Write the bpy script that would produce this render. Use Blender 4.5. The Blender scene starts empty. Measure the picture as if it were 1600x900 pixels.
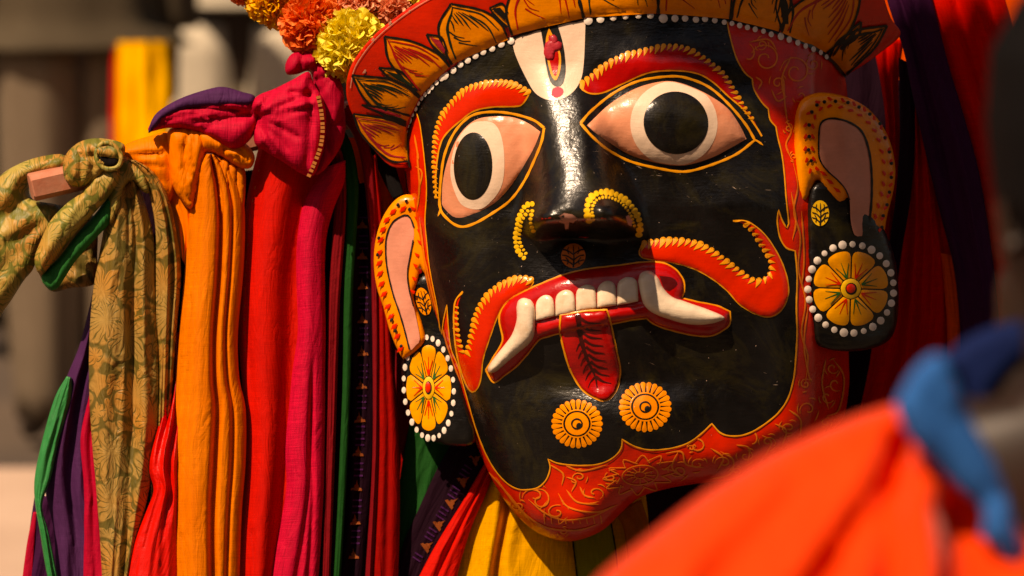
import bpy, bmesh, math, random
import numpy as np
from mathutils import Vector, Matrix
from mathutils.geometry import delaunay_2d_cdt

# ---------------------------------------------------------------- camera, world, sun, exposure
scene = bpy.context.scene
COL = scene.collection
D0 = 4.0                    # metres from the camera to the plane of focus
S = 0.00075                 # metres per photograph pixel on that plane
PITCH = math.radians(8.0)
CAM = np.array([0.0, 0.0, 1.5])
FWD = np.array([0.0, math.cos(PITCH), -math.sin(PITCH)])
UPV = np.array([0.0, math.sin(PITCH), math.cos(PITCH)])
RGT = np.array([1.0, 0.0, 0.0])

cd = bpy.data.cameras.new('camera')
cam = bpy.data.objects.new('camera', cd); COL.objects.link(cam)
cam.location = CAM; cam.rotation_euler = (math.pi/2 - PITCH, 0, 0)
cd.sensor_width = 36; cd.lens = 36*D0/(1600*S)
cd.clip_end = 300; cd.clip_start = 0.05
cd.dof.use_dof = True; cd.dof.focus_distance = D0 - 0.10; cd.dof.aperture_fstop = 3.0
cd.dof.aperture_blades = 9
scene.camera = cam

SUN_EL, SUN_AZ, SUN_W, SKY_W, EXPO = 54.0, 222.0, 5.0, 0.05, 0.15
world = bpy.data.worlds.new('World'); scene.world = world; world.use_nodes = True
wn = world.node_tree.nodes; wl = world.node_tree.links
sky = wn.new('ShaderNodeTexSky'); sky.sky_type = 'NISHITA'; sky.sun_disc = False
sky.sun_elevation = math.radians(SUN_EL); sky.sun_rotation = math.radians(SUN_AZ)
sky.dust_density = 2.0; sky.air_density = 1.2; sky.ozone_density = 1.0
bg = wn['Background']; bg.inputs[1].default_value = SKY_W
wl.new(sky.outputs[0], bg.inputs[0])
sd = bpy.data.lights.new('sun', 'SUN'); sd.energy = SUN_W; sd.angle = math.radians(0.6); sd.color = (1.0, .90, .76)
sun = bpy.data.objects.new('sun', sd); COL.objects.link(sun)
# sun azimuth is measured clockwise from +Y (away from the camera)
sdir = Vector((math.sin(math.radians(SUN_AZ))*math.cos(math.radians(SUN_EL)),
               math.cos(math.radians(SUN_AZ))*math.cos(math.radians(SUN_EL)), math.sin(math.radians(SUN_EL))))
sun.rotation_euler = sdir.to_track_quat('Z', 'Y').to_euler(); sun.location = sdir*20
vs = scene.view_settings
vs.view_transform = 'Standard'; vs.look = 'None'; vs.gamma = 1; vs.use_curve_mapping = False; vs.exposure = EXPO
try:
    vs.use_white_balance = True; vs.white_balance_temperature = 8800; vs.white_balance_tint = 20
except Exception: pass
scene.cycles.max_bounces = 8
scene.cycles.sample_clamp_indirect = 6

# ---------------------------------------------------------------- helpers
def W(x, y, h):
    """photograph pixel + height (in focus-plane pixels, towards the camera) -> world"""
    x = np.asarray(x, float); y = np.asarray(y, float); h = np.asarray(h, float)
    d = D0 - h*S; k = S*d/D0
    return (CAM[None] + d[..., None]*FWD[None] + ((x-800)*k)[..., None]*RGT[None] + ((450-y)*k)[..., None]*UPV[None])
def W1(x, y, h): return Vector(W([x], [y], [h])[0])
def HD(d): return (D0-d)/S          # distance in metres -> height

def srgb(r, g, b):
    f = lambda c: (c/255/12.92) if c/255 <= .04045 else ((c/255+.055)/1.055)**2.4
    return (f(r), f(g), f(b), 1)

def empty(name, label, cat, loc, group=None):
    o = bpy.data.objects.new(name, None); COL.objects.link(o); o.location = loc
    o.empty_display_size = .05; o['label'] = label; o['category'] = cat
    if group: o['group'] = group
    return o
def worldloc(o):
    v = Vector((0, 0, 0))
    while o: v += o.location; o = o.parent
    return v
def tag(o, label=None, cat=None, group=None, kind=None):
    if label: o['label'] = label
    if cat: o['category'] = cat
    if group: o['group'] = group
    if kind: o['kind'] = kind
    return o
def mk(name, V, F, mat, parent=None, uv=None, smooth=True):
    V = np.asarray(V, float); c = V.mean(0)
    me = bpy.data.meshes.new(name); me.from_pydata([tuple(v) for v in (V-c)], [], F)
    if smooth:
        me.polygons.foreach_set('use_smooth', [True]*len(me.polygons))
    if uv is not None:
        ul = me.uv_layers.new(name='UVMap'); li = np.zeros(len(me.loops), int); me.loops.foreach_get('vertex_index', li)
        ul.data.foreach_set('uv', np.asarray(uv, float)[li].ravel())
    for m in (mat if isinstance(mat, (list, tuple)) else [mat]): me.materials.append(m)
    o = bpy.data.objects.new(name, me); COL.objects.link(o)
    if parent:
        o.parent = parent; o.location = Vector(c) - worldloc(parent)
    else: o.location = c
    return o

def cr(pts, step=4.0, closed=False):
    P = [np.array(p, float) for p in pts]; n = len(P); out = []
    rng = range(n if closed else n-1)
    for i in rng:
        p1, p2 = P[i], P[(i+1) % n]
        p0 = P[i-1] if (i > 0 or closed) else 2*p1-p2
        p3 = P[(i+2) % n] if (i+2 < n or closed) else 2*p2-p1
        m = max(1, int(np.linalg.norm(p2-p1)/step))
        for k in range(m):
            t = k/m
            out.append(.5*((2*p1)+(-p0+p2)*t+(2*p0-5*p1+4*p2-p3)*t*t+(-p0+3*p1-3*p2+p3)*t**3))
    if not closed: out.append(P[-1])
    return np.array(out)
def sp(*segs, step=4.0):
    out = []
    for s in segs:
        c = cr(s, step)
        if out and np.linalg.norm(out[-1][-1]-c[0]) < .6: c = c[1:]
        out.append(c)
    a = np.vstack(out)
    if np.linalg.norm(a[0]-a[-1]) < .6: a = a[:-1]
    return a
def ell(cx, cy, rx, ry, rot=0, n=40, a0=0, a1=2*math.pi):
    t = np.linspace(a0, a1, n, endpoint=False); c, s = math.cos(rot), math.sin(rot)
    x, y = rx*np.cos(t), ry*np.sin(t)
    return np.stack([cx+c*x-s*y, cy+s*x+c*y], 1)
def resample(P, n):
    P = np.asarray(P, float); L = np.r_[0, np.cumsum(np.linalg.norm(np.diff(P, axis=0), axis=1))]
    t = np.linspace(0, L[-1], n)
    return np.stack([np.interp(t, L, P[:, k]) for k in range(P.shape[1])], 1)
def inside(px, py, poly):
    r = np.zeros(len(px), bool); n = len(poly)
    for i in range(n):
        x1, y1 = poly[i]; x2, y2 = poly[(i+1) % n]
        if y1 == y2: continue
        c = (y1 > py) != (y2 > py)
        r ^= c & (px < (x2-x1)*(py-y1)/(y2-y1)+x1)
    return r
def dist(px, py, line, closed=True, idx=False):
    px = np.asarray(px, float); py = np.asarray(py, float)
    A = np.asarray(line, float); B = np.roll(A, -1, 0) if closed else A[1:]
    if not closed: A = A[:-1]
    best = np.full(px.shape, 1e18); qx = np.zeros_like(px); qy = np.zeros_like(py)
    for a, b in zip(A, B):
        d = b-a; L = d@d+1e-9
        t = np.clip(((px-a[0])*d[0]+(py-a[1])*d[1])/L, 0, 1)
        cx, cy = a[0]+t*d[0], a[1]+t*d[1]
        dd = (px-cx)**2+(py-cy)**2; m = dd < best
        best = np.where(m, dd, best)
        if idx: qx = np.where(m, cx, qx); qy = np.where(m, cy, qy)
    return (np.sqrt(best), qx, qy) if idx else np.sqrt(best)
def sst(a, b, x):
    t = np.clip((x-a)/(b-a), 0, 1); return t*t*(3-2*t)
def nz(x, y, sc, seed=0):
    r = random.Random(seed); o = np.zeros(np.shape(x))
    for i in range(6):
        a = r.uniform(0, math.pi); f = r.uniform(.6, 1.6)/sc*2*math.pi
        o = o+np.sin((x*math.cos(a)+y*math.sin(a))*f+r.uniform(0, 6.3))
    return o/6
def lift_pts(x, y, fn, lift):
    e = 1.0; h = fn(x, y)
    if not np.any(lift): return x, y, h
    gx = (fn(x+e, y)-fn(x-e, y))/(2*e); gy = (fn(x, y+e)-fn(x, y-e))/(2*e)
    n = 1/np.sqrt(1+gx*gx+gy*gy)
    return x-gx*n*lift, y-gy*n*lift, h+n*lift

def pinch(c, a0, a1, n, r0, r1, w, amp, seed=1):
    """creases that radiate from the point where a knot is pulled tight (angles in degrees, y down)"""
    r = random.Random(seed); o = []
    for i in range(n):
        a = math.radians(a0+(a1-a0)*(i+.5)/n+r.uniform(-3, 3)); b = a+r.uniform(-.25, .25); q = r1*r.uniform(.55, 1)
        o.append(([(c[0]+r0*math.cos(a), c[1]+r0*math.sin(a)), (c[0]+q*.5*math.cos((a+b)/2), c[1]+q*.5*math.sin((a+b)/2)), (c[0]+q*math.cos(b), c[1]+q*math.sin(b))], w*r.uniform(.7, 1.3), amp*r.uniform(.5, 1.2)))
    return o
def patch(name, poly, fn, mat, parent=None, lift=0.6, bulge=0, bw=10, spacing=6, thick=0, creases=(), wob=0, wobs=40, seed=1, power=.5, uvs=S):
    poly = np.asarray(poly, float)
    x0, y0 = poly.min(0); x1, y1 = poly.max(0)
    rs = np.random.RandomState(seed)
    gx, gy = np.meshgrid(np.arange(x0+spacing*.5, x1, spacing), np.arange(y0+spacing*.5, y1, spacing))
    gx = gx.ravel()+rs.uniform(-.2, .2, gx.size)*spacing; gy = gy.ravel()+rs.uniform(-.2, .2, gy.size)*spacing
    m = inside(gx, gy, poly); gx, gy = gx[m], gy[m]
    if len(gx):
        m = dist(gx, gy, poly) > spacing*.45; gx, gy = gx[m], gy[m]
    n = len(poly)
    pts = [Vector(p) for p in poly]+[Vector((a, b)) for a, b in zip(gx, gy)]
    vo, eo, fo, *_ = delaunay_2d_cdt(pts, [(i, (i+1) % n) for i in range(n)], [], 1, 1e-4)
    v = np.array([[p.x, p.y] for p in vo]); F = [tuple(f) for f in fo]
    used = sorted({i for f in F for i in f}); rm = {a: b for b, a in enumerate(used)}
    v = v[used]; F = [tuple(rm[i] for i in f) for f in F]
    # make windings face the camera (y is down in pixels)
    F2 = []
    for f in F:
        a, b, c = v[f[0]], v[f[1]], v[f[2]]
        cr_ = (b[0]-a[0])*(c[1]-a[1])-(b[1]-a[1])*(c[0]-a[0])
        F2.append(f if cr_ < 0 else (f[0], f[2], f[1]))
    F = F2
    L = lift*np.ones(len(v))
    if bulge:
        d = dist(v[:, 0], v[:, 1], poly)
        t = np.clip(d/bw, 0, 1); B = bulge*(1-(1-t)**2)**power
    else: B = 0
    x, y, h = lift_pts(v[:, 0], v[:, 1], fn, L); h = h+B
    for (line, w, a) in creases:
        dl = dist(v[:, 0], v[:, 1], cr(line, 8), closed=False); h = h-a*np.exp(-(dl/w)**2)
    if wob: h = h+wob*nz(v[:, 0], v[:, 1], wobs, seed)
    V = W(x, y, h); uv = np.stack([v[:, 0]*uvs, -v[:, 1]*uvs], 1)
    if thick:
        nv = len(v); VB = W(x, y, h-thick); cnt = {}
        for f in F:
            for k in range(3):
                e = (f[k], f[(k+1) % 3]); key = (min(e), max(e)); cnt.setdefault(key, []).append(e)
        bd = [es[0] for es in cnt.values() if len(es) == 1]
        F = F+[(f[0]+nv, f[2]+nv, f[1]+nv) for f in F]+[(b, a, a+nv, b+nv) for a, b in bd]
        V = np.vstack([V, VB]); uv = np.vstack([uv, uv])
    return mk(name, V, F, mat, parent, uv)

class Acc:
    """collects small painted strokes and dots that lie on one surface"""
    def __init__(s, fn, lift=1.2): s.fn, s.lift, s.x, s.F = fn, lift, [], []; s.n = 0; s.dome = []
    def poly(s, P, dome=0.4):
        P = np.asarray(P, float); k = len(P); c = P.mean(0)
        s.x += [tuple(p) for p in P]+[tuple((p+c)/2) for p in P]+[tuple(c)]
        s.dome += [0]*k+[dome*.75]*k+[dome]
        a = s.n; ar = 0
        for i in range(k):
            j = (i+1) % k; ar += P[i][0]*P[j][1]-P[j][0]*P[i][1]
        for i in range(k):
            j = (i+1) % k
            q = (a+i, a+j, a+k+j, a+k+i); t = (a+k+i, a+k+j, a+2*k)
            s.F += [q, t] if ar < 0 else [q[::-1], t[::-1]]
        s.n += 2*k+1
    def stroke(s, pts, w, step=4, taper=False, dome=.3, smooth=True):
        P = cr(pts, step) if smooth else np.asarray(pts, float)
        n = len(P); T = np.gradient(P, axis=0); T /= (np.linalg.norm(T, axis=1)[:, None]+1e-9)
        N = np.stack([-T[:, 1], T[:, 0]], 1)
        t = np.linspace(0, 1, n)
        ww = (np.interp(t, np.linspace(0, 1, len(w)), w) if isinstance(w, (list, tuple)) else np.full(n, float(w)))
        if taper: ww = ww*np.clip(np.minimum(t, 1-t)*6+.15, 0, 1)
        ww = ww*(1+.12*np.sin(np.arange(n)*1.3+len(s.x)))
        a = s.n
        for i in range(n):
            for q in (-.5, 0, .5): s.x.append(tuple(P[i]+N[i]*ww[i]*q)); s.dome.append(dome if q == 0 else 0)
        for i in range(n-1):
            for q in range(2):
                b = a+3*i+q; s.F.append((b, b+1, b+4, b+3))
        s.n += 3*n
    def closed(s, P, w, **k):
        P = np.asarray(P); s.stroke(np.vstack([P, P[:1]]), w, smooth=False, **k)
    def build(s, name, mat, parent=None):
        X = np.array(s.x); x, y, h = lift_pts(X[:, 0], X[:, 1], s.fn, s.lift+np.array(s.dome))
        F = []
        for f in s.F:
            a, b, c = X[f[0]], X[f[1]], X[f[2]]
            k = (b[0]-a[0])*(c[1]-a[1])-(b[1]-a[1])*(c[0]-a[0]); F.append(f if k < 0 else tuple(reversed(f)))
        return mk(name, W(x, y, h), F, mat, parent, np.stack([X[:, 0]*S, -X[:, 1]*S], 1))

def drape(name, Lp, Rp, mat, parent=None, h0=0, h1=None, bulge=20, power=.5, folds=(), wr=2.0, seed=0, nt=90, ns=48, thick=3, fr=3.0, hs=None, smoothp=True):
    """a hanging length of cloth between a left and a right edge line, with rounded body and pleats"""
    Lc = resample(cr(Lp, 8) if smoothp else Lp, nt); Rc = resample(cr(Rp, 8) if smoothp else Rp, nt)
    s = np.linspace(0, 1, ns); t = np.linspace(0, 1, nt)
    sx = .5-.5*np.cos(math.pi*s)*1.0
    SX, T = np.meshgrid(sx, t)
    X = Lc[:, 0][:, None]*(1-SX)+Rc[:, 0][:, None]*SX; Y = Lc[:, 1][:, None]*(1-SX)+Rc[:, 1][:, None]*SX
    wd = np.linalg.norm(Rc-Lc, axis=1)[:, None]
    hh = np.interp(t, np.linspace(0, 1, len(hs)), hs)[:, None] if hs is not None else (h0+(0 if h1 is None else (h1-h0)*t))[:, None] if h1 is not None else h0
    H = hh+bulge*(1-(2*SX-1)**2)**power
    for f in folds:
        c, w, a = f[:3]; dr = f[3] if len(f) > 3 else 0; t0 = f[4] if len(f) > 4 else 0; t1 = f[5] if len(f) > 5 else 1
        cc = c+dr*T+.015*np.sin(T*7+c*20)
        H = H+a*np.exp(-((SX-cc)/w)**2)*sst(t0-.12, t0+.02, T)*(1-sst(t1-.02, t1+.12, T))
    r = random.Random(seed)
    for k in range(4):
        f = fr*r.uniform(.3, 1.2); ph = r.uniform(0, 6.3); dr = r.uniform(-4, 4); q = r.uniform(2, 6)
        H = H+wr*r.uniform(.5, 1.2)*(1.2-2.2*np.abs(np.sin(math.pi*f*SX+ph+dr*T+.6*np.sin(q*T+ph)))**.7)*np.sin(math.pi*np.clip(SX, .02, .98))
    H = H+wr*.8*nz(X, Y*.35, 45, seed+5)
    V = W(X.ravel(), Y.ravel(), H.ravel())
    F = [(i*ns+j, (i+1)*ns+j, (i+1)*ns+j+1, i*ns+j+1) for i in range(nt-1) for j in range(ns-1)]
    uv = np.stack([(sx[None]*wd*S+0*T).ravel(), (-T*np.linalg.norm(np.diff(Lc, axis=0), axis=1).sum()*S).ravel()], 1)
    if thick:
        nv = len(V); VB = W(X.ravel(), Y.ravel(), H.ravel()-thick)
        bd = [(j+1, j) for j in range(ns-1)]+[((nt-1)*ns+j, (nt-1)*ns+j+1) for j in range(ns-1)]+[(i*ns, (i+1)*ns) for i in range(nt-1)]+[((i+1)*ns+ns-1, i*ns+ns-1) for i in range(nt-1)]
        F = F+[tuple(reversed([a+nv for a in f])) for f in F]+[(b, a, a+nv, b+nv) for a, b in bd]
        V = np.vstack([V, VB]); uv = np.vstack([uv, uv])
    o = mk(name, V, F, mat, parent, uv)
    o['_g'] = 0; del o['_g']
    return o, (X, Y, H)

def tube(name, P, r, mat, parent=None, n=16, squash=1.0, cap=True):
    """P: list of world points, r: radii in metres"""
    P = [Vector(p) for p in P]; V = []; F = []
    rr = r if isinstance(r, (list, tuple)) else [r]*len(P)
    up = Vector((0, 0, 1))
    for i, p in enumerate(P):
        t = (P[min(i+1, len(P)-1)]-P[max(i-1, 0)]).normalized()
        a = t.cross(up)
        if a.length < .1: a = t.cross(Vector((0, 1, 0)))
        a.normalize(); b = a.cross(t).normalized()
        for k in range(n):
            q = 2*math.pi*k/n; V.append(p+(a*math.cos(q)*squash+b*math.sin(q))*rr[i])
    for i in range(len(P)-1):
        for k in range(n): F.append((i*n+k, i*n+(k+1) % n, (i+1)*n+(k+1) % n, (i+1)*n+k))
    if cap: F += [tuple(range(n))[::-1], tuple((len(P)-1)*n+k for k in range(n))]
    return mk(name, [tuple(v) for v in V], F, mat, parent, uv=[(v.x, v.z) for v in V])

# ---------------------------------------------------------------- materials
def newmat(name):
    m = bpy.data.materials.new(name); m.use_nodes = True
    return m, m.node_tree.nodes, m.node_tree.links, m.node_tree.nodes['Principled BSDF']
def setp(b, **k):
    for n, v in k.items():
        n = n.replace('_', ' ')
        if n in b.inputs: b.inputs[n].default_value = v
def mixrgb(N, L, fac, a, b, mode='MIX'):
    m = N.new('ShaderNodeMix'); m.data_type = 'RGBA'; m.blend_type = mode; m.clamp_factor = True
    for sck, v in ((m.inputs[0], fac), (m.inputs[6], a), (m.inputs[7], b)):
        if hasattr(v, 'is_output'): L.new(v, sck)
        else: sck.default_value = v
    return m.outputs[2]
def math_(N, L, op, a, b=0.0, clamp=False):
    m = N.new('ShaderNodeMath'); m.operation = op; m.use_clamp = clamp
    for i, v in enumerate((a, b)):
        if hasattr(v, 'is_output'): L.new(v, m.inputs[i])
        else: m.inputs[i].default_value = v
    return m.outputs[0]
def noise(N, L, vec, scale, detail=4, rough=.55, dist_=0):
    t = N.new('ShaderNodeTexNoise'); t.inputs['Scale'].default_value = scale; t.inputs['Detail'].default_value = detail
    t.inputs['Roughness'].default_value = rough; t.inputs['Distortion'].default_value = dist_
    L.new(vec, t.inputs['Vector']); return t
def ramp(N, L, fac, a, b):
    r = N.new('ShaderNodeMapRange'); r.inputs[1].default_value = a; r.inputs[2].default_value = b; r.clamp = True
    L.new(fac, r.inputs[0]); return r.outputs[0]
def geomvec(N):
    g = N.new('ShaderNodeNewGeometry'); return g.outputs['Position']
def dark(c, k): return (c[0]*k, c[1]*k, c[2]*k, 1)

def paint(name, c, rough=.3, var=.25, coat=.5, bump=.15, alt=None, altamt=.5, chips=0.0, crough=.14, spec=.38):
    """hand-brushed glossy enamel on papier mache"""
    m, N, L, b = newmat(name); pos = geomvec(N)
    n1 = noise(N, L, pos, 22, 5, .6); n2 = noise(N, L, pos, 160, 4, .6)
    mp = N.new('ShaderNodeMapping'); mp.inputs['Scale'].default_value = (60, 60, 420); mp.inputs['Rotation'].default_value = (0, .5, 0)
    L.new(pos, mp.inputs[0]); n3 = noise(N, L, mp.outputs[0], 1.0, 3, .6)
    col = mixrgb(N, L, ramp(N, L, n1.outputs[0], .35, .7), dark(c, 1-var), dark(c, 1+var*.5))
    col = mixrgb(N, L, math_(N, L, 'MULTIPLY', ramp(N, L, n3.outputs[0], .4, .75), var), col, dark(c, 1.35))
    if alt: col = mixrgb(N, L, math_(N, L, 'MULTIPLY', ramp(N, L, noise(N, L, pos, 12, 6, .7, 1).outputs[0], .5, .72), altamt), col, alt)
    if chips:
        v = noise(N, L, pos, 330, 2, .5)
        col = mixrgb(N, L, math_(N, L, 'MULTIPLY', ramp(N, L, v.outputs[0], .775-chips*.02, .79-chips*.02), .75), col, srgb(225, 195, 175))
    L.new(col, b.inputs['Base Color'])
    rg = N.new('ShaderNodeMapRange'); rg.inputs[1].default_value = .3; rg.inputs[2].default_value = .75
    rg.inputs[3].default_value = rough*.75; rg.inputs[4].default_value = min(1, rough*1.6)
    L.new(n1.outputs[0], rg.inputs[0]); L.new(rg.outputs[0], b.inputs['Roughness'])
    setp(b, Coat_Weight=min(1, coat*.6), Coat_Roughness=crough, IOR=1.45, Specular_IOR_Level=spec)
    h = math_(N, L, 'ADD', math_(N, L, 'MULTIPLY', n3.outputs[0], .22), math_(N, L, 'ADD', math_(N, L, 'MULTIPLY', n2.outputs[0], .35), n1.outputs[0]))
    bp = N.new('ShaderNodeBump'); bp.inputs['Strength'].default_value = bump; bp.inputs['Distance'].default_value = .004
    L.new(h, bp.inputs['Height']); L.new(bp.outputs[0], b.inputs['Normal'])
    L.new(bp.outputs[0], b.inputs['Coat Normal'])
    return m

def cloth(name, c, c2=None, rough=.75, sheen=.0, weave=1400, slub=.2, trans=.0, spec=.08, stripes=0, bump=.25):
    """woven cloth: threads follow the cloth's own uv"""
    m, N, L, b = newmat(name)
    uv = N.new('ShaderNodeUVMap').outputs[0]
    def w(sx, sy, d=1.0):
        mp = N.new('ShaderNodeMapping'); mp.inputs['Scale'].default_value = (sx, sy, 1); L.new(uv, mp.inputs[0])
        return noise(N, L, mp.outputs[0], d, 3, .6).outputs[0]
    warp = w(weave, 45); weft = w(45, weave); big = w(18, 9)
    thr = math_(N, L, 'ADD', warp, weft)
    col = mixrgb(N, L, ramp(N, L, thr, .8, 1.25), dark(c, 1-slub), dark(c, 1+slub))
    col = mixrgb(N, L, math_(N, L, 'MULTIPLY', ramp(N, L, big, .4, .7), .35), col, c2 or dark(c, .8))
    if stripes:
        wv = N.new('ShaderNodeTexWave'); wv.inputs['Scale'].default_value = stripes; wv.inputs['Distortion'].default_value = .4
        L.new(uv, wv.inputs[0]); col = mixrgb(N, L, math_(N, L, 'MULTIPLY', wv.outputs[1], .22), col, dark(c, .55))
    L.new(col, b.inputs['Base Color']); setp(b, Roughness=rough, Sheen_Weight=sheen, Sheen_Roughness=.5, Specular_IOR_Level=spec)
    bp = N.new('ShaderNodeBump'); bp.inputs['Strength'].default_value = bump; bp.inputs['Distance'].default_value = .0012
    L.new(thr, bp.inputs['Height'])
    cm = N.new('ShaderNodeMapping'); cm.inputs['Scale'].default_value = (70, 16, 1); cm.inputs['Rotation'].default_value = (0, 0, .25); L.new(uv, cm.inputs[0])
    cn = noise(N, L, cm.outputs[0], 1, 3, .5, .8); ridg = math_(N, L, 'ABSOLUTE', math_(N, L, 'SUBTRACT', cn.outputs[0], .5))
    bq = N.new('ShaderNodeBump'); bq.inputs['Strength'].default_value = .35; bq.inputs['Distance'].default_value = .012
    L.new(ridg, bq.inputs['Height']); L.new(bp.outputs[0], bq.inputs['Normal']); L.new(bq.outputs[0], b.inputs['Normal'])
    if trans:
        tr = N.new('ShaderNodeBsdfTranslucent'); L.new(col, tr.inputs[0]); mx = N.new('ShaderNodeMixShader'); mx.inputs[0].default_value = trans
        L.new(b.outputs[0], mx.inputs[1]); L.new(tr.outputs[0], mx.inputs[2]); L.new(mx.outputs[0], N['Material Output'].inputs[0])
    return m

def brocade(name, tan, olive):
    """silk brocade: veined blossoms and leaves in pale silk on an olive ground"""
    m, N, L, b = newmat(name)
    uv = N.new('ShaderNodeUVMap').outputs[0]
    nd = noise(N, L, uv, 26, 2, .5)
    mx = mixrgb(N, L, .028, uv, nd.outputs['Color'], 'ADD')
    def flowers(scale, petals, rot, veins, rad):
        mp = N.new('ShaderNodeMapping'); mp.inputs['Scale'].default_value = (scale, scale*.72, 1); mp.inputs['Rotation'].default_value = (0, 0, rot); L.new(mx, mp.inputs[0])
        v = N.new('ShaderNodeTexVoronoi'); v.voronoi_dimensions = '2D'; v.feature = 'F1'; v.inputs['Scale'].default_value = 1; v.inputs['Randomness'].default_value = .75; L.new(mp.outputs[0], v.inputs[0])
        sub = N.new('ShaderNodeVectorMath'); sub.operation = 'SUBTRACT'; L.new(mp.outputs[0], sub.inputs[0]); L.new(v.outputs['Position'], sub.inputs[1])
        sx = N.new('ShaderNodeSeparateXYZ'); L.new(sub.outputs[0], sx.inputs[0])
        sc = N.new('ShaderNodeSeparateColor'); L.new(v.outputs['Color'], sc.inputs[0])
        th = math_(N, L, 'ADD', math_(N, L, 'ARCTAN2', sx.outputs[1], sx.outputs[0]), math_(N, L, 'MULTIPLY', sc.outputs[0], 6.28))
        r = v.outputs['Distance']
        lob = math_(N, L, 'ABSOLUTE', math_(N, L, 'COSINE', math_(N, L, 'MULTIPLY', th, petals/2)))
        R = math_(N, L, 'ADD', rad*.45, math_(N, L, 'MULTIPLY', lob, rad*.55))
        f = math_(N, L, 'DIVIDE', r, R)
        edge = math_(N, L, 'SUBTRACT', 1.0, ramp(N, L, math_(N, L, 'ABSOLUTE', math_(N, L, 'SUBTRACT', f, 1.0)), .05, .14))
        ins = math_(N, L, 'LESS_THAN', f, 1.0)
        ve = ramp(N, L, math_(N, L, 'COSINE', math_(N, L, 'MULTIPLY', th, veins)), .72, .95)
        ve = math_(N, L, 'MULTIPLY', ve, math_(N, L, 'MULTIPLY', ramp(N, L, f, .25, .4), math_(N, L, 'SUBTRACT', 1.0, ramp(N, L, f, .75, .9))))
        return ins, edge, ve
    i1, e1, v1 = flowers(21, 5, .3, 20, .56)
    i2, e2, v2 = flowers(47, 3, 1.1, 9, .50)
    out = math_(N, L, 'SUBTRACT', 1.0, i1)
    gnd = math_(N, L, 'MULTIPLY', out, math_(N, L, 'SUBTRACT', 1.0, i2))
    m2 = math_(N, L, 'MULTIPLY', out, math_(N, L, 'MAXIMUM', e2, v2))
    blot = ramp(N, L, noise(N, L, uv, 45, 1, .4).outputs[0], .44, .50)
    gnd = math_(N, L, 'MULTIPLY', gnd, blot)
    mask = math_(N, L, 'MAXIMUM', math_(N, L, 'MAXIMUM', gnd, m2), math_(N, L, 'MAXIMUM', e1, v1), clamp=True)
    def w(sx, sy):
        q = N.new('ShaderNodeMapping'); q.inputs['Scale'].default_value = (sx, sy, 1); L.new(uv, q.inputs[0]); return noise(N, L, q.outputs[0], 1, 2, .6).outputs[0]
    thr = math_(N, L, 'ADD', w(1500, 60), w(60, 1500))
    big = noise(N, L, uv, 14, 2, .5).outputs[0]
    t2 = mixrgb(N, L, ramp(N, L, big, .4, .65), tan, srgb(182, 122, 50))
    col = mixrgb(N, L, math_(N, L, 'MULTIPLY', mask, .85), t2, olive); col = mixrgb(N, L, math_(N, L, 'MULTIPLY', ramp(N, L, thr, .8, 1.25), .3), col, dark(tan, .6))
    L.new(col, b.inputs['Base Color']); setp(b, Roughness=.5, Specular_IOR_Level=.3)
    hh = math_(N, L, 'SUBTRACT', math_(N, L, 'MULTIPLY', thr, .25), mask)
    bp = N.new('ShaderNodeBump'); bp.inputs['Strength'].default_value = .3; bp.inputs['Distance'].default_value = .001
    L.new(hh, bp.inputs['Height'])
    cm = N.new('ShaderNodeMapping'); cm.inputs['Scale'].default_value = (60, 22, 1); cm.inputs['Rotation'].default_value = (0, 0, .4); L.new(uv, cm.inputs[0])
    cn = noise(N, L, cm.outputs[0], 1, 3, .5, .8); ridg = math_(N, L, 'ABSOLUTE', math_(N, L, 'SUBTRACT', cn.outputs[0], .5))
    bq = N.new('ShaderNodeBump'); bq.inputs['Strength'].default_value = .5; bq.inputs['Distance'].default_value = .014
    L.new(ridg, bq.inputs['Height']); L.new(bp.outputs[0], bq.inputs['Normal']); L.new(bq.outputs[0], b.inputs['Normal'])
    return m
def plain(name, c, rough=.7, var=.2, scale=30, bump=.1, spec=.3, c2=None, sub=0):
    m, N, L, b = newmat(name); pos = geomvec(N); n = noise(N, L, pos, scale, 5, .6)
    L.new(mixrgb(N, L, ramp(N, L, n.outputs[0], .3, .7), dark(c, 1-var), c2 or dark(c, 1+var)), b.inputs['Base Color'])
    setp(b, Roughness=rough, Specular_IOR_Level=spec)
    bp = N.new('ShaderNodeBump'); bp.inputs['Strength'].default_value = bump; bp.inputs['Distance'].default_value = .003
    L.new(n.outputs[0], bp.inputs['Height']); L.new(bp.outputs[0], b.inputs['Normal'])
    return m
# ================================================================ THE PAINTED MASK
M = {}
M['black'] = paint('black_lacquer', (.006, .005, .0045, 1), rough=.32, var=.5, coat=1.0, bump=.34, crough=.22, spec=.15, alt=(.045, .034, .006, 1), altamt=.55, chips=.3)
M['ink'] = paint('black_line_paint', (.010, .008, .006, 1), rough=.35, var=.3, coat=.3, bump=.1)
M['inkgreen'] = paint('dark_green_line_paint', (.010, .022, .008, 1), rough=.35, var=.3, coat=.3, bump=.1)
M['red'] = paint('red_enamel', srgb(226, 36, 8), rough=.27, var=.22, coat=.6, bump=.16, alt=srgb(160, 18, 6), altamt=.35, chips=.35)
M['redfresh'] = paint('scarlet_enamel', srgb(228, 40, 12), rough=.25, var=.15, coat=.6, bump=.14)
M['lipred'] = paint('crimson_enamel', srgb(190, 18, 18), rough=.18, var=.25, coat=.9, bump=.22, alt=srgb(120, 6, 8), altamt=.5)
M['orange'] = paint('orange_enamel', srgb(253, 142, 12), rough=.3, var=.16, coat=.5, bump=.16, alt=srgb(208, 88, 12), altamt=.5, chips=.2)
M['orangeline'] = paint('amber_line_paint', srgb(240, 152, 32), rough=.4, var=.15, coat=.3, bump=.1)
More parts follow.
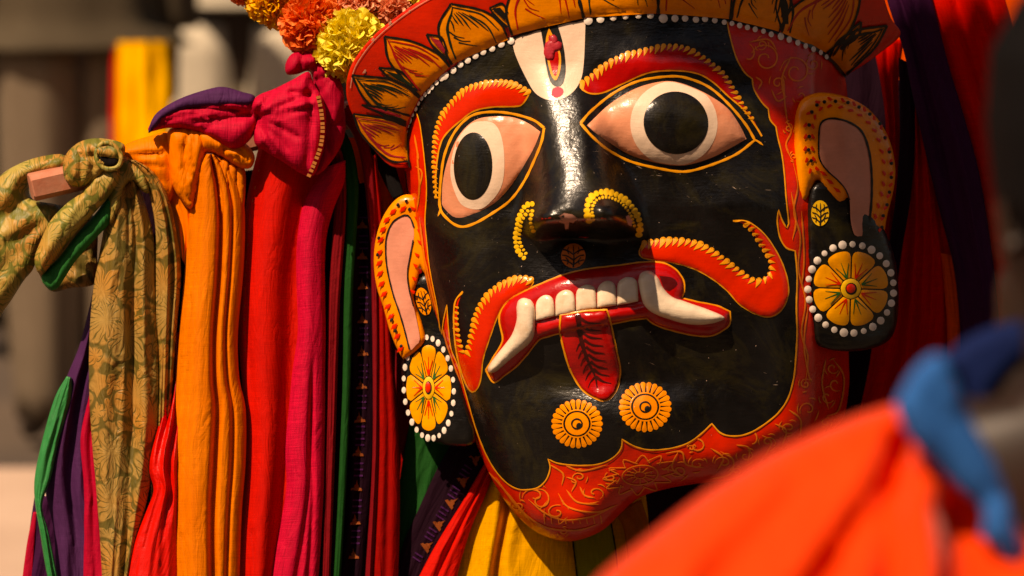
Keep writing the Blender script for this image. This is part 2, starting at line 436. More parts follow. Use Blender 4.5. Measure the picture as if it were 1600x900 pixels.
M['scroll'] = paint('faded_orange_line_paint', srgb(236, 118, 30), rough=.4, var=.3, coat=.3, bump=.1)
M['yellow'] = paint('yellow_line_paint', srgb(245, 185, 40), rough=.35, var=.15, coat=.4, bump=.1)
M['petalorange'] = paint('amber_enamel', srgb(250, 160, 18), rough=.35, var=.2, coat=.4, bump=.12, alt=srgb(236, 122, 12), altamt=.6)
M['peach'] = paint('peach_enamel', srgb(226, 146, 110), rough=.35, var=.12, coat=.4, bump=.2, alt=srgb(222, 116, 74), altamt=.8)
M['earpink'] = paint('dusky_pink_enamel', srgb(222, 142, 116), rough=.38, var=.14, coat=.4, bump=.2, alt=srgb(200, 116, 88), altamt=.5)
M['cream'] = paint('cream_enamel', srgb(232, 200, 174), rough=.32, var=.1, coat=.5, bump=.2, alt=srgb(224, 188, 160), altamt=.4)
M['tooth'] = paint('tooth_enamel', srgb(238, 214, 186), rough=.22, var=.12, coat=.8, bump=.22, alt=srgb(196, 146, 100), altamt=.6)
M['dot'] = paint('off_white_dot_paint', srgb(236, 218, 202), rough=.4, var=.12, coat=.3, bump=.1)
M['pink'] = paint('pink_powder', srgb(226, 84, 96), rough=.7, var=.2, coat=.0, bump=.2)
M['petalred'] = paint('dried_crimson_petal', srgb(178, 30, 44), rough=.55, var=.3, coat=.1, bump=.3)
M['green'] = paint('green_line_paint', srgb(30, 92, 30), rough=.4, var=.2, coat=.3, bump=.1)

def centre(y): return 858+.16*(y-50)
HEAD = sp([(640, 120), (630, 180), (630, 230), (638, 300), (646, 360), (658, 420), (672, 480), (692, 540), (712, 600), (730, 655), (752, 712), (776, 762), (800, 797), (830, 826), (860, 841), (890, 846), (920, 839), (945, 826), (970, 802), (1000, 777), (1050, 762), (1110, 753), (1150, 748), (1200, 722), (1260, 692), (1312, 662), (1326, 610), (1326, 545), (1324, 400), (1326, 240), (1322, 130), (1300, 60)],
          [(1300, 60), (1220, 20), (1100, -15), (920, -25), (800, 0), (700, 55), (640, 120)], step=9)
LEAN = .05
def F0(x, y):
    u = x-centre(y)-60
    t = np.clip(np.where(u < 0, u/322, u/440), -.992, .992)
    h = 195*np.sqrt(1-t*t)
    v = (y-360)/520
    h = h-34*v*v*np.where(v < 0, 1.3, .9)-LEAN*(y-420)
    h = h-.9*np.maximum(0, x-1268)-.35*np.maximum(0, x-1244)*(y > 0)
    return h
ALX = 60
def F(x, y):
    x = np.asarray(x, float); y = np.asarray(y, float)
    h = F0(x, y)
    rx = 877+.115*(y-150)
    A = 112*np.clip((y-100)/225, 0, 1)**1.15*(1-sst(338, 374, y)); wl = 40+.15*np.clip(y-130, 0, 260); wr = 46+.19*np.clip(y-130, 0, 260)
    dx = x-rx; h = h+A*np.exp(-np.abs(dx/np.where(dx < 0, wl, wr))**4.6)+.10*np.clip(dx, -44, 30)*sst(130, 170, y)*(1-sst(320, 345, y))
    h = h+27*np.exp(-(((x-842)/23)**2+((y-348)/27)**2)**1.1)+40*np.exp(-(((x-950)/36)**2+((y-334)/27)**2)**1.1)
    h = h-12*np.exp(-(((x-905)/26)**2+((y-372)/13)**2))
    # eyes swell slightly, sockets dip by the nose
    h = h+20*np.exp(-(((x-1050-.06*(y-190))/92)**2+((y-192)/56)**2)**1.3)
    h = h+13*np.exp(-(((x-758)/54)**2+((y-262)/70)**2)**1.3)
    h = h-16*np.exp(-(((x-838)/26)**2+((y-285)/60)**2))-10*np.exp(-(((x-962)/30)**2+((y-255)/42)**2))
    # cheeks, mouth mound, chin
    h = h+16*np.exp(-(((x-1150)/85)**2+((y-330)/70)**2))+9*np.exp(-(((x-745)/45)**2+((y-400)/60)**2))
    h = h+26*np.exp(-(((x-930)/170)**2+((y-500)/75)**2))+24*np.exp(-(((x-962)/120)**2+((y-668)/62)**2))
    h = h-10*np.exp(-(((x-960)/170)**2+((y-592)/26)**2))
    # brow ridge
    h = h+11*np.exp(-(((x-1050)/110)**2+((y-98)/26)**2))+6*np.exp(-(((x-750)/50)**2+((y-160)/26)**2))
    # hand-modelled unevenness
    h = h+.9*nz(x, y, 75, 3)+.35*nz(x, y, 26, 8)
    return h
def FR(x, y):     # rim of the head rolls back all round
    d = dist(x, y, HEAD)
    return F(x, y)-46*(1-np.clip(d/52, 0, 1))**2.4*sst(380, 720, y)-10*(1-np.clip(d/14, 0, 1))**2
# tabulate the surface once: fast smooth lookups for every painted line on it
_gx = np.arange(560, 1480, 3.0); _gy = np.arange(-120, 900, 3.0)
_GX, _GY = np.meshgrid(_gx, _gy); _T = FR(_GX.ravel(), _GY.ravel()).reshape(_GX.shape)
def FT(x, y):
    x = np.asarray(x, float); y = np.asarray(y, float)
    fx = np.clip((x-560)/3, 0, len(_gx)-1.001); fy = np.clip((y+120)/3, 0, len(_gy)-1.001)
    i = fx.astype(int); j = fy.astype(int); a = fx-i; b = fy-j
    return (_T[j, i]*(1-a)+_T[j, i+1]*a)*(1-b)+(_T[j+1, i]*(1-a)+_T[j+1, i+1]*a)*b

mask = empty('festival_mask', 'huge black lacquered face mask with red lotus crown, bulging eyes, bared teeth and hanging tongue', 'mask', W1(930, 850, 0))
head = patch('face', HEAD, FT, [M['red']], mask, lift=0, spacing=4.5, thick=70)

BLK = sp([(650, 172), (664, 130), (700, 92), (750, 62), (800, 45), (860, 26), (920, 15), (1000, 8), (1100, 14), (1135, 28)],
         [(1135, 28), (1140, 55), (1150, 90), (1163, 113), (1175, 123)], [(1175, 123), (1178, 140), (1190, 160), (1200, 170)], [(1200, 170), (1203, 187), (1212, 198)], [(1212, 198), (1215, 215), (1221, 240), (1225, 270), (1228, 310), (1232, 350), (1229, 356), (1222, 345), (1216, 328)],
         [(1216, 328), (1214, 345), (1218, 370), (1228, 387), (1242, 392)], [(1242, 392), (1245, 430), (1244, 480), (1245, 520), (1243, 560), (1240, 590), (1232, 620), (1220, 640), (1205, 655), (1180, 672), (1160, 680), (1140, 681), (1125, 676), (1112, 662)],
         [(1112, 662), (1095, 678), (1075, 692), (1050, 700), (1020, 703), (1000, 700), (985, 694), (972, 686)], [(972, 686), (972, 695), (968, 705), (955, 717), (935, 725), (910, 727), (890, 726), (870, 723), (857, 717)],
         [(857, 717), (860, 728), (858, 740), (852, 752), (840, 762), (820, 765), (805, 762), (790, 752), (775, 735), (762, 713), (752, 690), (743, 665), (733, 630), (724, 598), (716, 570), (706, 545), (702, 515), (699, 476)],
         [(699, 476), (694, 500), (690, 522), (684, 480), (676, 440), (671, 410), (668, 380), (665, 345), (667, 310), (667, 285), (664, 250), (660, 215), (656, 190), (650, 172)], step=4)
face_black = patch('black_face', BLK, FT, M['black'], head, lift=.7, spacing=4.5)
o = Acc(FT, 1.3)
i0 = np.argmin(np.linalg.norm(BLK-np.array((1135, 28)), axis=1)); i1 = np.argmin(np.linalg.norm(BLK-np.array((650, 172)), axis=1))
edge = BLK[i0:]
o.stroke(edge, [2.2, 2.2, 2.4, 2.4, 2.2, 1.8, 1.6, 1.6], smooth=False); o.build('face_outline', M['orangeline'], head)

# ---- eyes
def eye(label, white, ring, pup, line, tail, dark_l, bul):
    w = patch('eye', white, FT, M['peach'], mask, lift=.9, bulge=bul, bw=34, spacing=4); w['label'] = label
    def fe(x, y):
        d = dist(x, y, white); t = np.clip(d/34, 0, 1)*inside(np.ravel(x), np.ravel(y), white).reshape(np.shape(x)); return FT(x, y)+.9+bul*(1-(1-t)**2)**.5
    rr = ring[inside(ring[:, 0], ring[:, 1], white)]
    # the ring stops at the lids: push outside points to the lid line
    r2 = []
    for p in ring:
        if inside(np.array([p[0]]), np.array([p[1]]), white)[0] and dist([p[0]], [p[1]], white)[0] > 1.5: r2.append(p)
        else:
            d, qx, qy = dist(np.array([p[0]]), np.array([p[1]]), white, idx=True); c = white.mean(0); q = np.array((qx[0], qy[0])); q = q+(c-q)/np.linalg.norm(c-q)*1.2
            if not r2 or np.linalg.norm(q-r2[-1]) > 1.5: r2.append(q)
    patch('iris_ring', r2, fe, M['cream'], w, lift=.35, spacing=4)
    patch('pupil', pup, fe, M['black'], w, lift=.8, bulge=2.5, bw=40, spacing=4)
    a = Acc(FT, 1.3)
    a.closed(line, 3.9)
    if tail: a.stroke(tail, 3, taper=True)
    a.build('eye_outline', M['orangeline'], w)
    return w
RW = sp([(917, 196), (950, 165), (990, 140), (1030, 128), (1060, 129), (1100, 145), (1135, 168), (1155, 195), (1166, 217)], [(1166, 217), (1140, 232), (1110, 247), (1070, 258), (1030, 255), (985, 242), (950, 222), (930, 208), (917, 196)])
RL = sp([(907, 193), (925, 172), (960, 145), (1000, 126), (1050, 119), (1080, 124), (1110, 138), (1140, 165), (1165, 195), (1179, 219)], [(1179, 219), (1150, 241), (1110, 258), (1070, 268), (1030, 263), (985, 252), (950, 235), (925, 214), (907, 193)])
eye('wide round right eye with sunlit white', RW, ell(1053, 193, 68, 66, n=70), ell(1056, 192, 50.5, 48.5, .3, n=60), RL, [(1176, 217), (1184, 221), (1192, 227)], 1, 9)
LW = sp([(845, 206), (825, 192), (800, 183), (770, 182), (742, 188), (718, 211), (702, 245), (693, 280), (691, 312), (693, 323), (708, 338), (722, 340), (738, 335), (757, 327), (778, 313), (800, 288), (822, 254), (836, 229), (845, 206)])
LL = sp([(851, 200), (833, 187), (797, 177), (762, 175), (735, 182), (712, 205), (696, 240), (690, 277), (688, 322), (700, 342), (720, 354), (742, 349), (770, 333), (798, 312), (820, 283), (836, 250), (847, 222), (851, 200)])
eye('narrow foreshortened left eye in shade', LW, sp([(745, 190), (765, 190), (778, 200), (786, 225), (788, 262), (783, 292), (767, 315), (748, 327), (722, 320), (708, 292), (704, 262), (712, 225), (728, 198), (745, 190)]), ell(739.5, 259.5, 30, 52.5, .02, n=54), LL, [(689, 318), (689, 328), (685, 338)], 1, 6)

# ---- scalloped brows and moustache
def commas(a, line, pitch, r, inward, lean=-.5, shrink=None, L=2.6):
    P = cr(line, 2); Ls = np.r_[0, np.cumsum(np.linalg.norm(np.diff(P, axis=0), axis=1))]; tot = Ls[-1]
    n = int(tot/pitch)
    for i in range(n+1):
        q = (i+.3)/(n+.6)*tot; p = np.array([np.interp(q, Ls, P[:, 0]), np.interp(q, Ls, P[:, 1])]); p2 = np.array([np.interp(q+2, Ls, P[:, 0]), np.interp(q+2, Ls, P[:, 1])]); p1 = np.array([np.interp(q-2, Ls, P[:, 0]), np.interp(q-2, Ls, P[:, 1])])
        t = (p2-p1)/np.linalg.norm(p2-p1); nn = np.array([-t[1], t[0]])*inward
        k = r*(1+.13*math.sin(i*2.3)+.10*math.sin(i*5.1)); k *= np.interp(i/max(1, n), [0, 1], shrink) if shrink else 1
        tip = p+nn*k*L+t*lean*k*2; dd = tip-p; dd /= np.linalg.norm(dd); pe = np.array([-dd[1], dd[0]])
        poly = [p+(-dd*math.cos(b)+pe*math.sin(b))*k for b in np.linspace(-1.75, 1.75, 9)]
        side = 1 if lean < 0 else -1
        mid = p+dd*k*1.4
        poly += [mid+pe*k*.72+t*.3*k*side, tip, mid-pe*k*.45+t*.3*k*side]
        a.poly(poly)
def band(name, label, outline, line, scal, pitch, r, inward, lean, shrink=None, mat='red', bulge=1.8, lw=2.6):
    b = patch(name, outline, FT, M[mat], mask, lift=.9, bulge=bulge, bw=16, spacing=4.5); b['label'] = label
    def fb(x, y):
        i = inside(np.ravel(x), np.ravel(y), outline).reshape(np.shape(x)); t = np.clip(dist(x, y, outline)/16, 0, 1)*i
        return FT(x, y)+bulge*(1-(1-t)**2)**.5
    a = Acc(fb, 1.3); a.stroke(line, lw); a.build('outline', M['orangeline'], b)
    a = Acc(fb, 1.7); commas(a, scal, pitch, r, inward, lean, shrink); a.build('scallop_trim', M['orangeline'], b)
    return b
RBt = [(907, 131), (925, 117), (942, 103), (970, 88), (1000, 80), (1030, 73), (1055, 72), (1075, 76), (1095, 87), (1115, 101), (1132, 116), (1147, 140), (1162, 165), (1177, 187), (1190, 213)]
RBb = [(1190, 213), (1182, 200), (1162, 172), (1137, 150), (1112, 127), (1087, 114), (1050, 110), (1012, 114), (975, 130), (945, 144), (927, 147), (915, 144), (907, 137), (907, 131)]
band('eyebrow', 'arched red right eyebrow', sp(RBt, RBb), RBb, RBt[:-1], 9.4, 3.9, 1, -.75, (1.1, .7), 'lipred')
LBt = [(829, 144), (805, 131), (780, 127), (750, 131), (725, 140), (705, 160), (690, 180), (681, 207), (678, 240), (679, 280), (682, 310)]
LBb = [(682, 310), (682, 270), (687, 232), (697, 210), (722, 187), (742, 173), (770, 167), (805, 166), (817, 162), (829, 144)]
band('eyebrow', 'bent red left eyebrow', sp(LBt, LBb), LBb, LBt, 7.8, 3.6, -1, .7, (1.1, .65), 'redfresh')
MRi = [(1004, 380), (1035, 375), (1065, 375), (1092, 380), (1115, 392), (1140, 411), (1160, 426), (1175, 436), (1190, 437), (1202, 427), (1203, 410), (1196, 395), (1185, 379), (1175, 362), (1162, 350), (1145, 345)]
MRo = [(1145, 345), (1167, 346), (1192, 364), (1212, 392), (1225, 420), (1231, 445), (1230, 465), (1220, 485), (1202, 495), (1180, 490), (1155, 475), (1137, 455), (1115, 437), (1087, 421), (1055, 411), (1020, 406), (1003, 402), (999, 394), (1004, 380)]
band('moustache', 'curled right half of the red moustache', sp(MRi, MRo), MRo, MRi[:-1], 10, 4.2, 1, -.7, (1.1, .75), 'redfresh', 4)
MLi = [(833, 437), (815, 433), (797, 437), (777, 447), (760, 462), (745, 487), (738, 513), (733, 535), (728, 553), (722, 540), (716, 510), (716, 478), (724, 455)]
MLo = [(724, 455), (712, 472), (710, 505), (713, 542), (720, 575), (730, 602), (739, 612), (747, 606), (752, 590), (755, 562), (763, 535), (782, 485), (800, 466), (830, 447), (833, 437)]
band('moustache', 'drooping left half of the red moustache', sp(MLi, MLo), MLo, MLi[:-1], 8.6, 4.0, -1, .7, (1.1, .6), 'redfresh', 4)

# ---- forehead mark
TIL = sp([(799, 50), (805, 84), (825, 127), (840, 148), (862, 157), (888, 150), (905, 130), (912, 100), (915, 30)], [(915, 30), (860, 30), (799, 50)])
til = patch('forehead_mark', TIL, FT, M['cream'], mask, lift=1.0, spacing=5)
patch('black_bar', sp([(844, 40), (850, 75), (853, 100), (860, 128), (871, 136), (880, 130), (884, 107), (880, 70), (871, 38)], [(871, 38), (844, 40)]), FT, M['ink'], til, lift=1.5, spacing=4)
patch('flame', sp([(858, 43), (853, 62), (855, 90), (861, 117), (869, 126), (876, 108), (876, 84), (867, 62), (858, 43)]), FT, M['orangeline'], til, lift=1.9, spacing=4)
patch('flame_heart', sp([(858, 54), (857, 80), (863, 112), (869, 119), (873, 100), (872, 80), (865, 64), (858, 54)]), FT, M['lipred'], til, lift=2.3, spacing=4)
for q, pp in enumerate(([(852, 68), (860, 62), (872, 64), (878, 67), (877, 78), (868, 80), (866, 92), (856, 94), (850, 84)], [(857, 58), (866, 54), (872, 62), (868, 72), (860, 70)])):
    patch('stuck_petal', sp(pp+pp[:1]), FT, M['petalred'], til, lift=2.4, bulge=3, bw=6, spacing=3, thick=1.2, wob=1, wobs=7, seed=q)
patch('powder_smear', sp([(864, 139), (872, 136), (880, 140), (879, 148), (870, 153), (862, 149), (864, 139)]), FT, M['pink'], til, lift=1.7, spacing=3)

# ---- mouth
LIP = sp([(760, 578), (772, 597), (790, 585), (807, 572), (825, 552), (842, 531), (858, 525), (876, 520), (915, 512), (955, 506), (985, 500), (1010, 497)], [(1010, 497), (1022, 506), (1040, 513), (1075, 522), (1100, 525), (1115, 523), (1132, 514), (1140, 505), (1140, 487)],
         [(1140, 487), (1120, 478), (1090, 472), (1065, 466)], [(1065, 466), (1069, 452), (1067, 437), (1055, 421), (1035, 411), (1005, 410), (967, 415), (917, 421), (880, 430), (845, 444), (818, 456), (797, 468), (784, 484), (781, 502), (786, 525), (784, 538), (773, 556), (760, 578)])
MH, MBW = 13, 20
lip = patch('lips', LIP, FT, M['lipred'], mask, lift=.5, bulge=MH, bw=MBW, spacing=3.6, creases=[([(842, 500), (905, 486), (990, 474), (1005, 470)], 7, 5), ([(845, 520), (880, 508), (960, 492)], 5, -1.5)])
lip['label'] = 'glossy crimson lips'
def fl(x, y):
    i = inside(np.ravel(x), np.ravel(y), LIP).reshape(np.shape(x)); t = np.clip(dist(x, y, LIP)/MBW, 0, 1)*i
    return FT(x, y)+MH*(1-(1-t)**2)**.5
a = Acc(FT, 1.4); a.closed(LIP, 3.2); a.build('lip_outline', M['orangeline'], lip)
patch('mouth_corner_shade', sp([(1030, 431), (1050, 434), (1058, 444), (1045, 455), (1038, 452), (1030, 431)]), fl, paint('painted_shade_red', srgb(90, 4, 4), rough=.4, coat=.3), lip, lift=.9, spacing=4)  # dark red stands in for shade in the hollow corner of the mouth
for x0, x1, yt, yb, yb2 in ((838, 867, 462, 501, 494), (868.5, 899, 454, 494, 488), (900.5, 932, 446, 487, 482), (933.5, 963, 440, 481, 477), (964.5, 997, 434, 477, 471)):
    tt = sp([(x0, yb), (x0, yt+14), (x0+5, yt+4), ((x0+x1)/2, yt-1), (x1-5, yt+2), (x1-1, yt+12), (x1, yb2)], [(x1, yb2), ((x0+x1)/2, (yb+yb2)/2+.5), (x0, yb)], step=3)
    patch('tooth', tt, fl, M['tooth'], mask, lift=1.4, bulge=4, bw=9, spacing=3.4, thick=6)
TL = sp([(808, 480), (811, 470), (820, 466), (831, 470), (836, 480), (837, 500), (835, 522), (826, 537), (807, 553), (786, 571), (774, 581), (766, 582), (764, 575), (775, 558), (789, 540), (801, 522), (808, 500), (808, 480)], step=3)
t_ = patch('tusk', TL, fl, M['tooth'], mask, lift=2, bulge=12, bw=14, spacing=3.4, thick=8, seed=2, power=.6); t_['label'] = 'left tusk, curving down out of the mouth corner'
TR = sp([(997, 440), (1000, 429), (1008, 424), (1018, 425), (1028, 434), (1036, 450), (1050, 464), (1075, 474), (1105, 484), (1131, 496), (1120, 503), (1100, 507), (1075, 506), (1050, 500), (1025, 491), (1008, 479), (1001, 462), (997, 440)], step=3)
t_ = patch('tusk', TR, fl, M['tooth'], mask, lift=2, bulge=12, bw=14, spacing=3.4, thick=8, seed=3, power=.6); t_['label'] = 'right tusk, longer and pointing sideways'
TG = sp([(876, 492), (875, 517), (882, 550), (892, 580), (910, 609), (932, 623), (947, 626), (960, 615), (967, 597), (969, 575), (962, 542), (955, 508), (948, 484)], [(948, 484), (912, 486), (876, 492)], step=4)
tg = patch('tongue', TG, fl, M['lipred'], mask, lift=2.2, bulge=8, bw=24, spacing=3.6, thick=6, creases=[([(905, 495), (910, 540), (922, 575), (934, 606)], 6, 2.5)])
def ft(x, y):
    i = inside(np.ravel(x), np.ravel(y), TG).reshape(np.shape(x)); t = np.clip(dist(x, y, TG)/24, 0, 1)*i
    dl = dist(x, y, cr([(905, 495), (910, 540), (922, 575), (934, 606)], 8), closed=False)
    return fl(x, y)+2.2+8*(1-(1-t)**2)**.5-2.5*np.exp(-(dl/6)**2)
a = Acc(ft, .5); a.closed(TG[:-8], 3.0); a.build('tongue_outline', M['orangeline'], tg)
a = Acc(ft, .6); a.stroke([(903, 492), (908, 530), (918, 562), (930, 588), (933, 606)], [9, 8, 6, 4, 2])
for k in range(9):
    q = k/8; bx = 905+26*q**1.3; by = 496+92*q
    a.stroke([(bx, by), (bx+14-3*q, by+8), (bx+34-10*q, by+9+2*q)], [5, 3.5, 1], taper=False)
    if k > 2: a.stroke([(bx, by), (bx-8, by+8), (bx-12, by+18)], [3.5, 2, .8])
a.build('tongue_veins', paint('dark_vein_paint', srgb(72, 10, 8), rough=.3, coat=.6), tg)

# ---- nose rings, philtrum leaf, chin rosettes
def beads(a, line, pitch, r, ell_=1.25):
    P = cr(line, 2); Ls = np.r_[0, np.cumsum(np.linalg.norm(np.diff(P, axis=0), axis=1))]; n = int(Ls[-1]/pitch)
    for i in range(n+1):
        q = i/n*Ls[-1]; p = (np.interp(q, Ls, P[:, 0]), np.interp(q, Ls, P[:, 1])); k = r*(1+.15*math.sin(i*1.7))
        t = math.atan2(np.interp(q+2, Ls, P[:, 1])-np.interp(q-2, Ls, P[:, 1]), np.interp(q+2, Ls, P[:, 0])-np.interp(q-2, Ls, P[:, 0]))
        a.poly(ell(p[0], p[1], k, k*ell_, t, 10))
a = Acc(FT, 1.5); beads(a, [(833, 319), (822, 322), (813, 338), (808, 358), (806, 378), (811, 394), (819, 403)], 6.8, 3.6, 1.2); beads(a, [(833, 330), (830, 345), (834, 360)], 6, 2.6); beads(a, [(826, 330), (817, 345), (813, 362), (813, 380), (822, 396)], 6.5, 2.4)
n_ = a.build('nose_ring', M['yellow'], mask); n_['label'] = 'yellow bead ring painted on the left nostril'
a = Acc(FT, 1.5); beads(a, [(921, 344), (918, 326), (924, 309), (940, 301), (960, 304), (978, 315), (991, 331), (999, 349), (998, 366)], 7.6, 4.2, 1.3); beads(a, [(928, 342), (926, 326), (932, 314), (945, 309), (962, 313), (975, 323), (985, 338), (990, 352)], 5, 2.0)
n_ = a.build('nose_ring', M['yellow'], mask); n_['label'] = 'larger yellow bead ring painted on the right nostril'
def leafmark(fn, cx, cy, rx, ry, mat, parent, rot=0):
    b = patch('leaf_motif', ell(cx, cy, rx, ry, rot, 26), fn, M[mat], parent, lift=1.4, spacing=4)
    a = Acc(fn, 2.0); f = lambda u, v: (cx+u*rx*math.cos(rot)-v*ry*math.sin(rot), cy+u*rx*math.sin(rot)+v*ry*math.cos(rot))
    a.stroke([f(0, .95), f(.05, .2), f(0, -.8)], [2.6, 1.8, 1])
    for s_ in (-1, 1):
        for v in (.75, .35, -.1): a.stroke([f(0, v), f(.45*s_, v-.32), f(.9*s_, v-.42)], 1.9)
        a.stroke([f(.5*s_, .7), f(.4*s_, .4), f(.62*s_, .12)], 1.5); a.stroke([f(.35*s_, -.15), f(.5*s_, -.4), f(.4*s_, -.7)], 1.3)
    a.build('leaf_lines', M['ink'], b); return b
leafmark(FT, 896, 400, 19, 19, 'scroll', mask)['label'] = 'orange leaf motif above the lip'
def rosette(cx, cy, r, rot, label):
    c0 = patch('rosette', ell(cx, cy, r*.46, r*.44, 0, 28), FT, M['orange'], mask, lift=1.4, spacing=4); c0['label'] = label
    a = Acc(FT, 1.4); n = 25
    for i in range(n):
        b = 2*math.pi*i/n+rot; e = np.array([math.cos(b), math.sin(b)*.95]); pe = np.array([-e[1], e[0]]); c = np.array([cx, cy])
        w0, w1 = r*.03, r*.105
        a.poly([c+e*r*.56+pe*w0, c+e*r*.8+pe*w1*.8, c+e*r*.93+pe*w1, c+e*r*1.0+pe*w1*.4, c+e*r*1.0-pe*w1*.4, c+e*r*.93-pe*w1, c+e*r*.8-pe*w1*.8, c+e*r*.56-pe*w0])
    a.closed(ell(cx, cy, r*.56, r*.53, 0, 30), r*.05); a.build('rosette_petals', M['orange'], c0)
    a = Acc(FT, 2.1); a.closed(ell(cx, cy, r*.2, r*.19, 0, 20), 2.4); a.poly(ell(cx+3, cy+3, r*.1, r*.12, .4, 12)); a.build('rosette_eye', M['ink'], c0)
rosette(902, 662, 40, 0, 'lower left rosette on the chin'); rosette(1008, 636, 41, .1, 'upper right rosette on the chin')
# worn chips in the lacquer under the nose
a = Acc(FT, 1.6); a.poly([(873, 338), (882, 333), (895, 335), (903, 340), (896, 347), (890, 345), (888, 356), (883, 357), (882, 348), (874, 346)], .2); _bp = paint('bare_plaster', srgb(206, 140, 120), rough=.7, coat=0); a.build('worn_chip', _bp, mask)
a = Acc(FT, 1.6); a.poly([(976, 338), (981, 336), (987, 345), (986, 353), (980, 350)], .2); a.build('worn_chip', _bp, mask)

# ---- scratches in the lacquer
rs = random.Random(5); a = Acc(FT, 1.0)
for (x_, y_, n_) in ((1020, 275, 5), (1150, 300, 5), (960, 235, 4), (930, 215, 3), (1090, 290, 4), (820, 560, 3), (860, 640, 3), (1000, 560, 3), (745, 600, 2), (1180, 600, 2), (870, 170, 3), (1100, 60, 2)):
    for q in range(n_):
        p = (x_+rs.gauss(0, 22), y_+rs.gauss(0, 14)); b0 = rs.uniform(-.2, .6); l_ = rs.uniform(2, 11)
        a.stroke([p, (p[0]+l_*math.cos(b0), p[1]+l_*math.sin(b0))], rs.uniform(.5, 1.1), taper=True, dome=0)
tag(a.build('scratches', paint('bare_scratch', srgb(150, 128, 110), rough=.6, coat=0), head), kind='stuff')

# ---- scrollwork on the red border
a = Acc(FT, .9)
def curl(cx, cy, r, turns, a0, d=1, w=2.2, sq=1.0):
    P = [(cx+r*(1-.8*t)*math.cos(a0+d*t*turns*6.283), cy+sq*r*(1-.8*t)*math.sin(a0+d*t*turns*6.283)) for t in np.linspace(0, 1, 14)]
    a.stroke(P, [w*.6, w*1.2, w], step=3)
for c in ((1196, 92, 24, 1.4, 3.5), (1243, 112, 25, 1.4, 3.2), (1165, 88, 20, .4, 5.0), (844, 781, 18, 1.1, 4.2), (1088, 697, 17, 1.1, 3.5, 1, 2.2, .8), (1305, 600, 12, .8, 1), (1172, 690, 22, .5, 4)): curl(*c)
for P in ([(1224, 150), (1222, 120), (1236, 88)], [(1224, 120), (1226, 160), (1230, 190)], [(1205, 140), (1215, 158), (1230, 150)], [(1228, 188), (1236, 205), (1228, 225), (1234, 245)], [(1180, 120), (1190, 128), (1184, 140)], [(1170, 66), (1200, 62), (1214, 80)],
          [(1238, 250), (1246, 290), (1240, 330), (1250, 370), (1247, 420), (1258, 470), (1252, 520), (1262, 560), (1256, 610)], [(1252, 330), (1256, 400), (1252, 450)], [(1236, 300), (1243, 345), (1238, 375)], [(1262, 480), (1256, 540), (1266, 600)],
          [(1300, 560), (1318, 590), (1310, 640), (1290, 650)], [(1290, 560), (1284, 600), (1294, 640)],
          [(826, 780), (850, 800), (880, 812), (920, 808), (950, 796)], [(860, 726), (880, 740), (878, 758)], [(885, 745), (900, 752), (893, 768)], [(872, 770), (888, 792), (930, 800), (965, 788)], [(885, 765), (902, 784), (935, 788)], [(906, 760), (914, 774), (930, 778)],
          [(1060, 705), (1050, 730), (1070, 745)], [(1110, 700), (1130, 715), (1120, 735)], [(1125, 705), (1145, 718), (1140, 740), (1110, 748)], [(1040, 708), (1065, 706), (1072, 725), (1100, 730)], [(1150, 695), (1170, 700), (1168, 722)], [(1190, 680), (1205, 690), (1195, 712)], [(1210, 662), (1228, 672), (1222, 695)], [(1232, 640), (1250, 655), (1250, 680)],
          [(762, 735), (800, 778), (830, 815)], [(775, 745), (808, 790), (850, 822), (900, 828), (935, 818)], [(866, 715), (905, 735), (950, 726)], [(750, 700), (735, 660), (725, 622)], [(742, 690), (728, 640), (712, 590), (700, 550)], [(722, 600), (706, 560), (694, 520), (690, 490)],
          [(652, 240), (656, 290), (652, 330)], [(656, 340), (662, 390), (668, 440), (680, 490)], [(650, 260), (660, 270), (654, 300)], [(664, 400), (674, 450), (688, 505), (700, 540)], [(648, 210), (655, 250)]):
    a.stroke(P, 2.7, taper=True)
rs = random.Random(12)
REG = [(835, 775, 30), (870, 800, 26), (930, 770, 24), (905, 745, 18), (955, 745, 18), (1060, 735, 22), (1090, 725, 20), (1130, 722, 22), (1165, 712, 20), (1200, 690, 20), (1232, 668, 20), (1262, 640, 22), (1292, 620, 18), (1300, 575, 16), (1258, 600, 14), (1215, 130, 18), (1190, 70, 14), (1250, 150, 16), (1270, 100, 18), (1232, 200, 12), (1240, 245, 9), (1290, 660, 12), (810, 790, 16), (880, 830, 12), (1080, 700, 10), (1150, 735, 12)]
for (x_, y_, k_) in REG:
    a0 = rs.uniform(0, 6.28); d_ = rs.choice((-1, 1)); sq_ = .72 if y_ > 650 else 1
    curl(x_, y_, k_*.62, rs.uniform(.8, 1.3), a0, d_, 2.1, sq_)
    for q in range(3):
        b0 = a0+q*1.9+rs.uniform(-.3, .3); a.stroke([(x_+k_*(.75+.0*t)*math.cos(b0+t*.9), y_+sq_*k_*(.78+.25*t)*math.sin(b0+t*.9)) for t in (0, .33, .66, 1)], 2.0, taper=True)
c = (1000, 742)
for k in range(12):
    b = k*math.pi/6; e = (c[0]+34*math.cos(b)-4*math.sin(b), c[1]+19*math.sin(b)-4*math.cos(b))
    a.stroke([(e[0]-11*math.sin(b), e[1]+6*math.cos(b)), (c[0]+58*math.cos(b)-4*math.sin(b), c[1]+31*math.sin(b)-6*math.cos(b)), (e[0]+11*math.sin(b), e[1]-6*math.cos(b))], 1.9)
    a.stroke([(c[0]+8*math.cos(b), c[1]+5*math.sin(b)), (c[0]+24*math.cos(b), c[1]+13*math.sin(b))], 1.5)
a.closed(ell(c[0], c[1], 28, 15, -.12, 26), 1.9); a.closed(ell(c[0], c[1], 9, 5, 0, 14), 1.6)
for k in range(9): a.stroke([(850+k*11, 802+4*math.sin(k*.35)*2), (852+k*11, 818)], 1.7)
